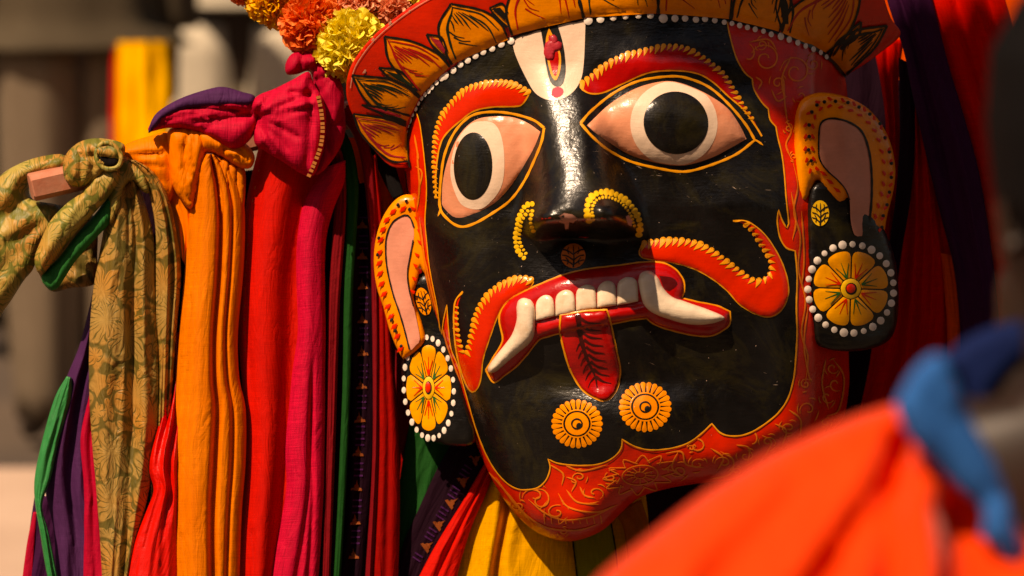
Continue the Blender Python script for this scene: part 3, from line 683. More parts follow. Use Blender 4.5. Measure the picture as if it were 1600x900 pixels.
XS = np.array(a.x); okv = ~inside(XS[:, 0], XS[:, 1], BLK) & inside(XS[:, 0], XS[:, 1], HEAD)
a.F = [f for f in a.F if all(okv[i] for i in f)]
a.build('scrollwork', M['scroll'], head)

# ---- crown brim
ARC = cr([(640, 262), (636, 235), (638, 205), (648, 172), (664, 145), (695, 115), (732, 88), (770, 70), (800, 57), (860, 38), (915, 27), (977, 20), (1036, 22), (1101, 24), (1160, 34), (1221, 51), (1262, 67), (1300, 92), (1322, 118)], 5)
_hA = FT(ARC[:, 0], ARC[:, 1])
BR_A = 3.0
def FC(x, y):
    x = np.asarray(x, float); y = np.asarray(y, float); sh = x.shape; x = x.ravel(); y = y.ravel()
    d2 = (x[:, None]-ARC[None, :, 0])**2+(y[:, None]-ARC[None, :, 1])**2
    w = np.exp(-(d2-d2.min(1)[:, None])/260); w /= w.sum(1)[:, None]
    d = np.sqrt(d2.min(1)); h = (w*_hA).sum(1)
    sl = .14*sst(600, 760, x)*(1-.35*sst(1180, 1400, x))+.12
    return (h+BR_A+5*sst(0, 12, d)+sl*d-.0016*sl*d*d*0).reshape(sh)
RIM = sp(list(map(tuple, ARC[::3]))+[tuple(ARC[-1])], [(1322, 118), (1350, 101), (1376, 82), (1407, 54), (1392, 28), (1380, -10), (1376, -50)], [(1376, -50), (1200, -80), (1000, -90), (840, -80), (740, -40), (690, -12), (655, 2), (620, 26), (590, 50), (566, 76), (548, 104), (541, 135), (545, 165), (562, 200), (585, 235), (612, 260), (640, 262)], step=6)
crown = patch('crown', RIM, FC, M['red'], mask, lift=0, spacing=7, thick=9)
crown['label'] = 'flaring red lotus crown'
a = Acc(FT, 2.4)
a.stroke(ARC[:], [7, 10, 9, 9, 9, 11, 11, 11, 12, 13], smooth=False); a.build('crown_edge_line', M['ink'], crown)
def lotus(left, right, vein, nv=9, small=False, label=None, fill='orange', outline='ink', sd=0):
    """left, right: point lists from base to tip"""
    P = sp(left, right[::-1], [right[0], left[0]], step=5)
    b = patch('lotus_petal', P, FC, M[fill], crown, lift=.8, bulge=1.6, bw=14, spacing=7)
    if label: b['label'] = label
    a = Acc(FC, 2.2); a.stroke(left, 3.6); a.stroke(right, 3.6); a.build('petal_outline', M[outline], b)
    if nv:
        a = Acc(FC, 2.6); l = resample(cr(left, 4), 40); r = resample(cr(right, 4), 40)
        if small:
            c = (l+r)/2; a.poly([c[6]*.55+l[6]*.45, c[20]*.5+l[20]*.5, c[34], c[20]*.5+r[20]*.5, c[6]*.55+r[6]*.45])
        else:
            Q = lambda u, v: tuple(l[int(np.clip(v, 0, 1)*39)]*(1-u)+r[int(np.clip(v, 0, 1)*39)]*u)
            rq = random.Random(int(abs(left[0][0]*7+left[0][1])))
            a.stroke([Q(.10, .06), Q(.13, .3), Q(.2, .55), Q(.36, .78), Q(.5, .93)], [2, 3.4, 4.4, 4, 1.6]); a.stroke([Q(.92, .2), Q(.9, .5), Q(.8, .72), Q(.5, .92)], [1.4, 2.4, 2.4, 1.6])
            for k in range(nv):
                f = (k+.5)/nv; u = .26+.56*f; j = rq.uniform(-.03, .03)
                v0 = .80-.18*abs(f-.45)*2+j; v1 = v0-(.16+.40*f)+j
                a.stroke([Q(u-.05*f, v0), Q(u+.02, (v0+v1)/2), Q(u+.06*f+j, v1)], [1.0, 2.6, 2.8, 1.0], step=4)
            for k in range(3): a.stroke([Q(.2+.03*k, .48-.1*k), Q(.27+.05*k, .36-.09*k), Q(.38+.06*k, .30-.09*k)], [2.6, 1.8, .8], step=4)
        a.build('petal_veins', M[vein], b)
    return b
# small in-between petals lie behind the large ones: painted first
for l, r, v in (([(793, 42), (775, 25), (765, 12)], [(793, 20), (785, 5), (765, 12)], 'ink'), ([(700, 92), (676, 70), (667, 53)], [(699, 80), (690, 58), (667, 53)], 'petalred'), ([(653, 140), (615, 125), (592, 105)], [(656, 140), (625, 110), (592, 105)], 'inkgreen'),
                ([(634, 190), (600, 178), (565, 163)], [(640, 180), (600, 168), (565, 163)], 'petalred'), ([(1222, 48), (1212, 10), (1220, -30)], [(1234, 50), (1238, 10), (1220, -30)], 'ink'), ([(1302, 84), (1325, 50), (1345, 33)], [(1312, 76), (1340, 55), (1345, 33)], 'ink')):
    lotus(l, r, v, 1, True)
lotus([(640, 252), (612, 252), (585, 232), (562, 205), (552, 177)], [(634, 196), (605, 185), (552, 177)], 'petalred', 5, label='lowest petal, in shadow at the left end')
lotus([(634, 193), (597, 178), (567, 150), (550, 117)], [(655, 152), (636, 135), (605, 122), (550, 117)], 'inkgreen', 7)
lotus([(656, 150), (630, 121), (607, 92), (601, 56)], [(703, 103), (683, 82), (645, 64), (601, 56)], 'lipred', 8)
lotus([(706, 100), (690, 66), (686, 38), (705, 5)], [(795, 62), (782, 36), (755, 16), (705, 5)], 'inkgreen', 7)
lotus([(800, 55), (791, 15), (810, -30), (858, -68)], [(911, 29), (906, 0), (895, -35), (858, -68)], 'lipred', 7)
lotus([(913, 28), (905, -5), (930, -45), (968, -75)], [(1027, 21), (1028, -10), (1010, -45), (968, -75)], 'inkgreen', 8)
lotus([(1030, 21), (1028, -10), (1045, -50), (1085, -78)], [(1140, 30), (1142, -5), (1125, -50), (1085, -78)], 'lipred', 6)
lotus([(1143, 31), (1150, -5), (1185, -45), (1210, -70)], [(1217, 49), (1235, 5), (1232, -40), (1210, -70)], 'ink', 7)
lotus([(1221, 51), (1235, 15), (1280, -15), (1338, -34)], [(1291, 82), (1325, 50), (1342, 5), (1338, -34)], 'lipred', 7)
lotus([(1295, 88), (1310, 62), (1340, 46), (1386, 39)], [(1322, 116), (1345, 95), (1368, 72), (1386, 39)], 'ink', 6, label='last petal at the right end, deep in shade')
a = Acc(FC, 1.0); r_ = RIM[np.where(RIM[:, 0] < 1000)[0]]
rim_l = cr([(700, -20), (655, 4), (620, 28), (591, 52), (568, 78), (551, 106), (545, 135)], 5)
a.stroke(rim_l+np.array([2.5, 2.5]), 1.6, smooth=False)
for (x, y, k) in ((610, 36, 4), (583, 62, 3.5), (604, 118, 3), (570, 112, 4), (640, 18, 3)): a.poly([(x-k, y+k*.6), (x, y-k), (x+k*.6, y-k*.8), (x+k*.3, y+k*.4)], .2)
a.build('chipped_rim', paint('worn_rim', srgb(222, 150, 120), rough=.7, coat=0), crown)
# ---- row of painted pearls along the brow line
PE = [(799, 64, 5.5), (784, 69, 5.5), (770, 76, 5), (756, 81, 5.2), (744, 87, 5.4), (732, 94, 5.4), (721, 101, 5), (710, 110, 5.4), (697, 118, 7), (692, 121, 6), (684, 129, 4), (677, 136, 4), (672, 142, 4), (666, 147, 4), (661, 153, 3.8), (656, 161, 3.6), (652, 170, 3.8), (647, 179, 3.8), (643, 188, 5), (640, 196, 4), (638, 205, 3.4), (636, 215, 3), (636, 225, 2.8), (636, 236, 2.6),
      (919, 32, 7), (938, 30, 6), (958, 27, 5.6), (977, 25, 5.4), (997, 24, 5.2), (1016, 24, 5.6), (1036, 29, 7), (1054, 29, 5.6), (1070, 29, 5.2), (1087, 31, 5), (1101, 30, 4.8), (1116, 32, 4.6), (1131, 35, 4.2), (1143, 37, 4), (1155, 40, 4.6), (1167, 43, 4.4), (1179, 46, 4.6), (1192, 49, 4.2), (1204, 54, 4.6), (1219, 57, 6), (1232, 62, 5.2), (1245, 67, 4.6), (1257, 72, 4.4), (1269, 77, 4.4), (1280, 82, 4.2), (1289, 89, 4)]
for x, y, k in PE:
    sq = np.interp(x, [636, 700, 800, 1100, 1290], [.55, .8, 1, 1, .75]); rt = np.interp(x, [636, 700, 800], [.3, .8, 1.2])
    patch('painted_pearl', ell(x, y, k*sq, k*1.02, rt*.5 if x < 800 else 0, 12), FT, M['dot'], crown, lift=3.1, bulge=1.6, bw=k, spacing=3.2)

# ---- ears with their rosette earrings
def FL(x, y): return 34+.20*(x-640)+3*nz(x, y, 60, 4)
def FLB(x, y): return 22+.25*(x-640)+2*nz(x, y, 60, 9)
BL = sp([(640, 440), (665, 425), (684, 450), (700, 505), (716, 560), (728, 620), (742, 676), (738, 694), (712, 697), (682, 692), (655, 676), (640, 650), (630, 610), (627, 570), (634, 545), (640, 500), (640, 440)])
ear = patch('ear', sp([(658, 312), (645, 305), (630, 305), (613, 317), (597, 342), (587, 375), (584, 412), (589, 450), (599, 480), (607, 510), (614, 530), (622, 548), (630, 562)], [(630, 562), (650, 548), (664, 530), (658, 500)], [(658, 500), (650, 478), (646, 460), (652, 440), (656, 417)], [(656, 417), (664, 428), (672, 438)], [(672, 438), (672, 405), (668, 370), (664, 335), (658, 312)]), FL, M['orange'], mask, lift=0, bulge=7, bw=16, spacing=5, thick=26)
ear['label'] = 'narrow left ear, seen nearly edge on'
def fle(x, y): return FL(x, y)+7.2
patch('inner_ear', sp([(632, 337), (640, 340), (646, 355), (646, 377), (640, 400), (636, 425), (638, 450), (645, 475), (651, 500), (656, 530), (650, 539), (640, 546), (632, 515), (623, 485), (615, 462), (607, 430), (603, 400), (604, 370), (614, 347), (632, 337)]), fle, M['earpink'], ear, lift=.4, bulge=1, spacing=5)
a = Acc(fle, 1.6); a.stroke([(640, 546), (632, 515), (623, 485), (615, 462), (607, 430), (603, 400), (604, 370), (614, 347), (632, 336), (641, 340), (647, 355)], 2.6); a.stroke([(646, 375), (641, 400), (637, 425), (639, 450), (646, 478)], 2)
for p in ((622, 320), (635, 314), (640, 327), (592, 372), (590, 398), (612, 500), (618, 517), (627, 541)): a.poly(ell(p[0], p[1], 2.6, 3.2, .3, 9))
a.build('ear_line', M['ink'], ear)
a = Acc(fle, 1.4)
for k in range(15):
    q = k/14; c = resample(cr([(630, 326), (612, 332), (598, 360), (593, 400), (596, 440), (606, 478), (618, 515), (626, 545)], 6), 60)[int(q*59)]
    a.poly([(c[0]+5, c[1]-5), (c[0]+2, c[1]+3), (c[0]-6, c[1]+6), (c[0]-3, c[1]-2)])
for k in range(8):
    c = resample(cr([(645, 325), (654, 350), (656, 380), (651, 400), (648, 430), (645, 455)], 6), 40)[int(k/7*39)]
    a.poly([(c[0]-4, c[1]-3), (c[0]+4, c[1]), (c[0]+2, c[1]+5), (c[0]-2, c[1]+2)])
a.build('ear_strokes', M['red'], ear)
def block(poly, fn, label): 
    b = patch('earring', poly, fn, M['black'], mask, lift=0, bulge=10, bw=14, spacing=6, thick=34); b['label'] = label; return b
bl = block(BL, FLB, 'left rosette earring on its black lobe')
def flb(x, y): return FLB(x, y)+10
leafmark(flb, 662, 471, 11, 22, 'orange', bl, -.25)
def wheel(fn, cx, cy, rx, ry, rot, par, dr, ndots, dx, dy, ds, drot=0):
    cols = ['red', 'green']
    for i in range(8):
        a0 = rot+i*math.pi/4; hw = math.pi/8*.95
        P = [(.30, a0-hw*.88), (.62, a0-hw*.97), (.88, a0-hw*.97), (1.0, a0-hw*.72), (1.03, a0), (1.0, a0+hw*.72), (.88, a0+hw*.97), (.62, a0+hw*.97), (.30, a0+hw*.88)]
        pp = sp([(cx+rx*r*math.cos(t), cy+ry*r*math.sin(t)) for r, t in P], step=3)
        pt = patch('petal', pp, fn, M['petalorange'], par, lift=.6, bulge=1.2, bw=6, spacing=5)
        a = Acc(fn, 2.1)
        for q in (-.55, 0, .55): a.stroke([(cx+rx*.3*math.cos(a0), cy+ry*.3*math.sin(a0)), (cx+rx*.5*math.cos(a0+q*.35), cy+ry*.5*math.sin(a0+q*.35)), (cx+rx*(.75-abs(q)*.1)*math.cos(a0+q*.5), cy+ry*(.75-abs(q)*.1)*math.sin(a0+q*.5))], [2.4, 1.6, .8])
        a.build('petal_strokes', M[cols[i % 2]], pt)
    hb = patch('hub', ell(cx, cy, rx*.27, ry*.27, 0, 24), fn, M['yellow'], par, lift=1.2, bulge=1.5, bw=6, spacing=4)
    patch('hub_ring', ell(cx, cy, rx*.155, ry*.16, 0, 18), fn, M['ink'], hb, lift=2.9, spacing=4)
    patch('hub_centre', ell(cx-.5, cy-.5, rx*.12, ry*.125, 0, 16), fn, M['redfresh'], hb, lift=3.2, bulge=1.5, bw=4, spacing=3)
    for i in range(ndots):
        t = 2*math.pi*i/ndots+.1; x = cx+dx*math.cos(t); y = cy+dy*math.sin(t)
        xr = cx+(x-cx)*math.cos(drot)-(y-cy)*math.sin(drot); yr = cy+(x-cx)*math.sin(drot)+(y-cy)*math.cos(drot)
        k = 1+.12*math.sin(i*2.1)+.08*math.sin(i*4.7)
        patch('painted_pearl', ell(xr, yr, ds[0]*k, ds[1]*k, 0, 12), fn, M['dot'], par, lift=.6, bulge=1.5, bw=4, spacing=3.5)
wheel(flb, 670, 606, 34, 65, .0, bl, 0, 27, 39, 79, (3.4, 5.0), -.06)

def FRr(x, y): return 150-.1*(y-260)-.42*(x-1245)+16*np.exp(-((x-1318)/40)**2)+2*nz(x, y, 60, 2)
def FRB(x, y): return 128-.08*(y-400)-.30*(x-1300)-.0026*np.maximum(0, x-1320)**2*1.6+2*nz(x, y, 60, 6)
br = block(sp([(1262, 322), (1268, 292), (1290, 282), (1330, 300), (1376, 350), (1397, 400), (1404, 450), (1402, 500), (1392, 528), (1368, 543), (1330, 549), (1292, 545), (1274, 532), (1266, 480), (1262, 400), (1262, 322)]), FRB, 'right rosette earring, sun on its left half')
def frb(x, y): return FRB(x, y)+10
REAR = sp([(1241, 220), (1243, 180), (1254, 155), (1278, 145), (1310, 148), (1338, 158), (1362, 175), (1382, 202), (1394, 232), (1399, 268), (1395, 302), (1386, 338), (1380, 376)], [(1380, 376), (1358, 371), (1334, 368)], [(1334, 368), (1329, 345), (1326, 312), (1318, 320), (1306, 316), (1290, 298), (1278, 281), (1270, 294), (1263, 311), (1254, 317), (1247, 306), (1243, 270), (1241, 220)])
ear = patch('ear', REAR, FRr, M['orange'], mask, lift=0, bulge=16, bw=18, spacing=5, thick=34)
ear['label'] = 'broad right ear with its long pink hollow'
def fre(x, y): return FRr(x, y)+16
patch('inner_ear', sp([(1281, 195), (1290, 187), (1304, 185), (1326, 191), (1345, 205), (1356, 232), (1361, 270), (1361, 310), (1358, 345), (1354, 370)], [(1354, 370), (1344, 369), (1335, 367), (1329, 345), (1327, 312), (1320, 295), (1308, 281), (1291, 265), (1280, 246), (1279, 220), (1281, 195)]), fre, M['earpink'], ear, lift=.7, bulge=1, spacing=5)
a = Acc(fre, 2.0); a.stroke([(1354, 372), (1358, 345), (1361, 310), (1361, 270), (1356, 232), (1345, 205), (1326, 191), (1304, 185), (1289, 187), (1281, 196), (1279, 220), (1280, 246), (1291, 265), (1308, 281), (1320, 295), (1327, 312)], [4, 3.4, 3.6, 3, 2.4, 1.8])
for p in ((1276, 164), (1268, 175), (1288, 159), (1305, 158), (1324, 160), (1341, 167), (1358, 178), (1374, 193), (1382, 215), (1389, 237), (1392, 255), (1392, 277), (1389, 300), (1385, 320), (1379, 337), (1377, 355), (1264, 195), (1264, 213), (1263, 234), (1267, 251)): a.poly(ell(p[0], p[1], 3, 3, 0, 9))
a.build('ear_line', M['ink'], ear)
a = Acc(fre, 1.8)
lp = resample(cr([(1270, 262), (1264, 240), (1264, 210), (1266, 185), (1280, 165), (1300, 160), (1325, 165), (1350, 178), (1370, 200), (1380, 225), (1386, 255), (1385, 290), (1378, 320), (1370, 350), (1368, 365)], 5), 200)
for k in range(22):
    c = lp[int(k/21*197)]; t = lp[min(199, int(k/21*197)+2)]-c; t /= np.linalg.norm(t); n = np.array([-t[1], t[0]])
    for s_ in (-1, 1): 
        b0 = c+n*2.2*s_; a.poly([b0-t*2, b0+n*3*s_+t*1.5, b0+n*7*s_-t*5, b0+n*5.5*s_-t*8, b0+n*1.5*s_-t*5])
for P in ((1285, 270), (1295, 283), (1306, 296)): a.poly([(P[0]-5, P[1]-4), (P[0]+4, P[1]-1), (P[0]+8, P[1]+5), (P[0]+1, P[1]+4)])
a.build('ear_strokes', M['red'], ear)
leafmark(frb, 1281, 333, 14, 20, 'yellow', br, 0)
wheel(frb, 1329, 451, 58, 58, .42, br, 0, 27, 67, 69.5, (5.6, 5.8))
# ================================================================ SCARVES TIED ALONG A WOODEN ROD
C = {}
C['brocade'] = brocade('gold_green_brocade', srgb(164, 128, 66), srgb(66, 66, 18))
C['brocade_l'] = brocade('gold_green_brocade_light', srgb(172, 152, 76), srgb(78, 94, 26))
C['lining'] = cloth('green_lining', srgb(34, 112, 52), rough=.5)
C['orange'] = cloth('saffron_cotton', srgb(226, 116, 24), srgb(204, 84, 10), stripes=38, rough=.6)
C['orange2'] = cloth('saffron_silk', srgb(238, 122, 24), srgb(216, 92, 12), rough=.5, slub=.1)
C['red'] = cloth('red_cotton', srgb(200, 22, 14), srgb(160, 12, 10), rough=.65)
C['redd'] = cloth('deep_red_cotton', srgb(160, 10, 6), srgb(122, 6, 6), rough=.75, trans=.15)
C['redsilk'] = cloth('scarlet_silk', srgb(214, 20, 14), rough=.4, spec=.3)
C['redh'] = cloth('scarlet_hanging_cotton', srgb(222, 18, 8), srgb(180, 10, 6), rough=.75, trans=.3)
C['pink'] = cloth('magenta_slub_silk', srgb(194, 18, 52), srgb(164, 12, 42), rough=.6, slub=.28, weave=900, bump=.4)
C['pinkd'] = cloth('crimson_silk', srgb(176, 14, 46), rough=.6, slub=.2)
C['purple'] = cloth('purple_cotton', srgb(74, 34, 76), srgb(54, 20, 56), rough=.7)
C['purpled'] = cloth('dark_purple_cotton', srgb(62, 18, 58), srgb(46, 12, 40), rough=.8)
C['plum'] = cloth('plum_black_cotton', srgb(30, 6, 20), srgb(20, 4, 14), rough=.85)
C['green'] = cloth('green_satin', srgb(18, 128, 62), srgb(12, 96, 44), rough=.45, spec=.5)
C['greend'] = cloth('dark_green_cotton', srgb(14, 70, 24), rough=.75)
C['maroon'] = cloth('maroon_cotton', srgb(120, 12, 20), rough=.75)
C['flame'] = cloth('flame_orange_cotton', srgb(240, 84, 14), srgb(222, 66, 8), rough=.7, trans=.3)
C['mustard'] = cloth('mustard_cotton', srgb(216, 150, 14), srgb(190, 122, 8), rough=.75)
C['olive'] = cloth('olive_cotton', srgb(122, 112, 14), rough=.75)
C['black'] = cloth('black_webbing', (.008, .006, .006, 1), rough=.8)
C['gold'] = cloth('gold_thread', srgb(176, 104, 40), rough=.45, spec=.6)
C['wood'] = plain('pink_washed_wood', srgb(206, 140, 112), .6, .15, 60, .3, c2=srgb(190, 112, 84))

def root(name, label, x, y, h=0, cat='scarf', group=None):
    return empty(name, label, cat, W1(x, y, h), group)
G = 'scarves tied along the rod'
def strip(surf, pts, w, name, mat, parent, lift=1.5, step=3):
    """a thin woven line lying on a drape's own front surface (surf = X, Y, H grid)"""
    X, Y, H = surf; P = cr(pts, step); V = []; F = []
    T = np.gradient(P, axis=0); T /= np.linalg.norm(T, axis=1)[:, None]; Nn = np.stack([-T[:, 1], T[:, 0]], 1)
    for i, p in enumerate(P):
        for q in (-.5, .5):
            c = p+Nn[i]*w*q; d = (X-c[0])**2+(Y-c[1])**2; k = np.argpartition(d.ravel(), 3)[:4]
            wt = 1/(d.ravel()[k]+.5); hh = (H.ravel()[k]*wt).sum()/wt.sum()
            V.append(W1(c[0], c[1], hh+lift))
    for i in range(len(P)-1): F.append((2*i, 2*i+2, 2*i+3, 2*i+1))
    return mk(name, [tuple(v) for v in V], F, mat, parent, [(p[0]*S, p[1]*S) for p in P for _ in (0, 1)])
def hsurf(surf):
    X, Y, H = surf; X_, Y_, H_ = X.ravel(), Y.ravel(), H.ravel()
    def f(x, y):
        x = np.asarray(x, float); y = np.asarray(y, float); sh = x.shape; x = x.ravel(); y = y.ravel(); o = []
        for a, b in zip(x, y):
            d = (X_-a)**2+(Y_-b)**2; k = np.argpartition(d, 3)[:4]; w = 1/(d[k]+.5); o.append((H_[k]*w).sum()/w.sum())
        return np.array(o).reshape(sh)
    return f
def pl(h, sx=0, sy=0, x0=0, y0=0): return lambda x, y: h+sx*(np.asarray(x, float)-x0)+sy*(np.asarray(y, float)-y0)
def puff(name, pts, h, mat, parent, bulge=20, bw=None, thick=10, closed_segs=False, **k):
    P = sp(*pts, step=5) if closed_segs else cr(pts, 5, closed=True)
    if bw is None: bw = max(10, .45*min(np.ptp(P[:, 0]), np.ptp(P[:, 1])))
    fn = h if callable(h) else pl(h)
    return patch(name, P, fn, mat, parent, lift=0, bulge=bulge, bw=bw, spacing=k.pop('spacing', 5), thick=thick, **k)

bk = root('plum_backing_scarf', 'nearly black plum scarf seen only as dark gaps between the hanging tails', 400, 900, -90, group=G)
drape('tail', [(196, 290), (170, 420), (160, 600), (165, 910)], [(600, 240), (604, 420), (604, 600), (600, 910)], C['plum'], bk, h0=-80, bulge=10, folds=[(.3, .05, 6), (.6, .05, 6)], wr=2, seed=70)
# ---- the rod
rod = root('wooden_rod', 'pale pink wooden rod end sticking out of the brocade knot', 45, 295, 40, 'rod')
A_, B_ = W1(48, 293, 60), W1(560, 176, -70)
ax = (B_-A_).normalized(); u_ = ax.cross(Vector((0, 0, 1))).normalized(); v_ = u_.cross(ax)
V = []; prof = [(-1, -.62), (-.62, -1), (.62, -1), (1, -.62), (1, .62), (.62, 1), (-.62, 1), (-1, .62)]
for p, k in ((A_-ax*.0, .9), (A_+ax*.0015, 1), (B_, 1)):
    for a_, b_ in prof: V.append(tuple(p+u_*a_*.0155*k+v_*b_*.0155*k))
Fs = [(i*8+j, i*8+(j+1) % 8, (i+1)*8+(j+1) % 8, (i+1)*8+j) for i in range(2) for j in range(8)]+[tuple(range(8))[::-1], tuple(16+j for j in range(8))]
mk('rod_shaft', V, Fs, C['wood'], rod, smooth=False)

# ---- brocade scarf
bro = root('brocade_scarf', 'gold and olive brocade scarf knotted at the tip of the rod', 190, 900, 30, group=G)
o, sB = drape('tail', [(180, 245), (172, 300), (160, 370), (146, 450), (140, 520), (139, 600), (143, 680), (150, 760), (156, 840), (160, 910)],
              [(205, 250), (222, 300), (240, 370), (243, 450), (246, 530), (248, 600), (246, 680), (236, 750), (220, 830), (205, 910)], C['brocade'], bro, h0=40, bulge=30, folds=[(.62, .10, -14, .05), (.8, .07, 8), (.30, .16, 8, -.1), (.5, .05, -7, .2, 0, .45)], wr=2.6, seed=3, ns=60, nt=110)
drape('tail', [(198, 250), (215, 268), (232, 300), (243, 360), (243, 440), (243, 520), (243, 600), (240, 690), (234, 800)],
      [(212, 250), (240, 268), (262, 305), (277, 370), (283, 430), (276, 520), (270, 600), (262, 690), (250, 800)], C['brocade'], bro, hs=[58, 50, 38, 30, 30], bulge=24, folds=[(.15, .12, -8), (.72, .08, -5)], wr=2.2, seed=5)
# gathered ridge on the shoulder of the tail
puff('gather', [(176, 250), (190, 243), (210, 252), (228, 272), (234, 300), (224, 300), (208, 284), (196, 290), (186, 330), (172, 350), (168, 310)], pl(62), C['brocade_l'], bro, bulge=16, bw=10, wob=2, wobs=18, spacing=4)
puff('loop', [(0, 275), (30, 256), (62, 245), (96, 241), (108, 252), (98, 268), (62, 276), (46, 290), (52, 312), (92, 322), (86, 350), (62, 390), (52, 420), (36, 440), (10, 480), (-20, 510), (-40, 420), (-40, 320)], pl(22, .05), C['brocade_l'], bro, bulge=34, bw=46, creases=[([(46, 290), (20, 330), (-20, 350)], 16, 16), ([(60, 330), (30, 390), (-10, 440)], 14, 8), ([(85, 330), (50, 360), (10, 380)], 8, 6)], wob=3, wobs=60, spacing=6)
puff('loop_underside', [(70, 330), (120, 322), (150, 345), (152, 400), (150, 442), (110, 450), (80, 455), (62, 430), (56, 400)], pl(-6), C['brocade'], bro, bulge=12, bw=20, creases=[([(100, 410), (150, 436)], 8, 8)], spacing=6)
puff('band', [(186, 262), (176, 256), (152, 268), (128, 300), (104, 318), (78, 346), (62, 380), (54, 404), (58, 424), (68, 428), (88, 402), (116, 366), (150, 330), (176, 300), (188, 276)], pl(66, .06), C['brocade_l'], bro, bulge=18, bw=16, creases=[([(150, 280), (100, 350), (64, 410)], 6, -4)], wob=1.5, wobs=30, spacing=4.5)
puff('lining', [(180, 292), (176, 340), (150, 372), (118, 408), (88, 452), (70, 446), (66, 428), (92, 402), (120, 366), (152, 330)], pl(52, .06), C['lining'], bro, bulge=13, bw=12, wob=1.5, wobs=40, spacing=5)
puff('knot', [(98, 262), (104, 240), (124, 222), (150, 216), (182, 220), (196, 230), (188, 256), (172, 262), (150, 282), (122, 292), (104, 284)], pl(74, .04), C['brocade_l'], bro, bulge=24, bw=26, creases=pinch((186, 255), 170, 235, 6, 8, 80, 3, 4, 9)+[([(120, 222), (128, 250), (122, 288)], 5, 7), ([(140, 218), (146, 250), (140, 284)], 5, 5)], wob=2, wobs=26, spacing=4)
# black patch painted as shade in the loop's mouth, with a rolled lip
puff('knot_hollow_shade', cr([(154, 230), (160, 226), (176, 230), (186, 242), (184, 256), (174, 260), (158, 256), (152, 244)], 4), pl(96), C['black'], bro, bulge=2, bw=5, thick=3, spacing=4)
lipP = cr([(152, 232), (160, 224), (174, 225), (187, 238), (189, 252), (182, 262), (166, 264), (154, 256), (150, 244), (152, 232)], 4)
tube('knot_rim', W(lipP[:, 0], lipP[:, 1], np.full(len(lipP), 98.)), .0028, C['brocade_l'], bro, 10)

# ---- saffron scarf
org = root('saffron_scarf', 'saffron orange scarf wrapped round the rod in a fat knot', 320, 900, 20, group=G)
drape('tail', [(262, 255), (258, 290), (268, 330), (276, 370), (282, 400)], [(300, 260), (306, 300), (304, 340), (300, 380), (292, 420)], C['orange2'], org, h0=26, bulge=18, wr=1.5, seed=2, nt=40, ns=24)
o, sO = drape('tail', [(320, 241), (303, 262), (298, 300), (294, 360), (288, 430), (280, 520), (274, 620), (266, 700), (264, 780), (265, 850), (268, 910)],
              [(338, 241), (362, 262), (380, 310), (383, 360), (380, 430), (372, 520), (374, 590), (384, 640), (384, 720), (378, 800), (374, 910)], C['orange'], org, h0=40, bulge=34, folds=[(.56, .05, -24, .06), (.78, .03, -12, .04), (.28, .16, 6, .1)], wr=.7, fr=1.2, seed=11, ns=70, nt=110)
puff('knot', [(186, 236), (204, 222), (236, 212), (262, 206), (274, 224), (278, 260), (274, 296), (262, 318), (246, 300), (226, 276), (206, 262), (190, 256)], pl(46, -.02), C['orange2'], org, bulge=30, bw=44, creases=pinch((188, 246), -30, 48, 6, 14, 90, 3.5, 4, 2)+[([(250, 208), (262, 250), (262, 310)], 4, 4), ([(240, 212), (254, 255), (254, 300)], 3, 2.5)], wob=2, wobs=40, spacing=4)
puff('knot', [(262, 206), (284, 197), (308, 199), (322, 218), (322, 250), (312, 290), (300, 326), (286, 316), (270, 290), (264, 250)], pl(56, 0), C['orange2'], org, bulge=26, bw=24, creases=pinch((300, 322), -125, -75, 5, 10, 100, 3, 4, 4)+[([(296, 204), (288, 240), (296, 276)], 4, 6), ([(304, 208), (298, 240), (304, 262)], 3, 4)], wob=1.5, wobs=30, spacing=4)
puff('knot', [(304, 204), (330, 200), (356, 212), (384, 224), (398, 244), (392, 262), (374, 262), (352, 250), (330, 240), (312, 236)], pl(52, 0), C['orange2'], org, bulge=28, bw=24, creases=[([(338, 204), (350, 224), (346, 248)], 4, 7), ([(352, 232), (372, 232), (386, 250)], 4, 8), ([(356, 250), (372, 246), (380, 258)], 3, 5)], wob=2, wobs=20, spacing=4)
for k, (x_, y_) in enumerate(((348, 262), (360, 268), (372, 272))):
    puff('pleat', [(x_-4, y_-14), (x_+8, y_-12), (x_+12, y_+4), (x_+10, y_+50), (x_+4, y_+90), (x_-6, y_+60), (x_-8, y_+10)], pl(52-k*5), C['orange'], org, bulge=13, bw=8, spacing=4)

# ---- red scarf
red = root('red_scarf', 'plain red scarf hanging between the saffron and the magenta ones', 410, 900, 10, group=G)
o, sR = drape('tail', [(404, 230), (394, 270), (384, 320), (378, 380), (373, 450), (373, 530), (379, 610), (384, 680), (380, 770), (374, 840), (372, 910)],
      [(515, 236), (510, 270), (500, 320), (490, 380), (484, 450), (480, 530), (472, 610), (466, 680), (460, 770), (456, 840), (450, 910)], C['red'], red, h0=12, bulge=34, folds=[(.14, .05, -6, .0, 0, .5), (.35, .22, 8, .05), (.78, .16, -16, -.05)], wr=.4, fr=1.0, seed=21, ns=60, nt=100)
for k in range(26):
    t0 = .06+k*.034; i = int(t0*99); X_, Y_, H_ = sR; j = 11
    p = (X_[i, j], Y_[i, j]); q = (X_[i+1, j], Y_[i+1, j]); r_ = (p[0]+(q[0]-p[0])*.7, p[1]+(q[1]-p[1])*.7)
    if k < 13: strip(sR, [p, r_], .9, 'stitch', C['gold'], red, lift=1, step=2)
red2 = root('red_scarf', 'short twist of scarlet silk showing between the brocade and the saffron tails', 240, 900, 10, group=G)
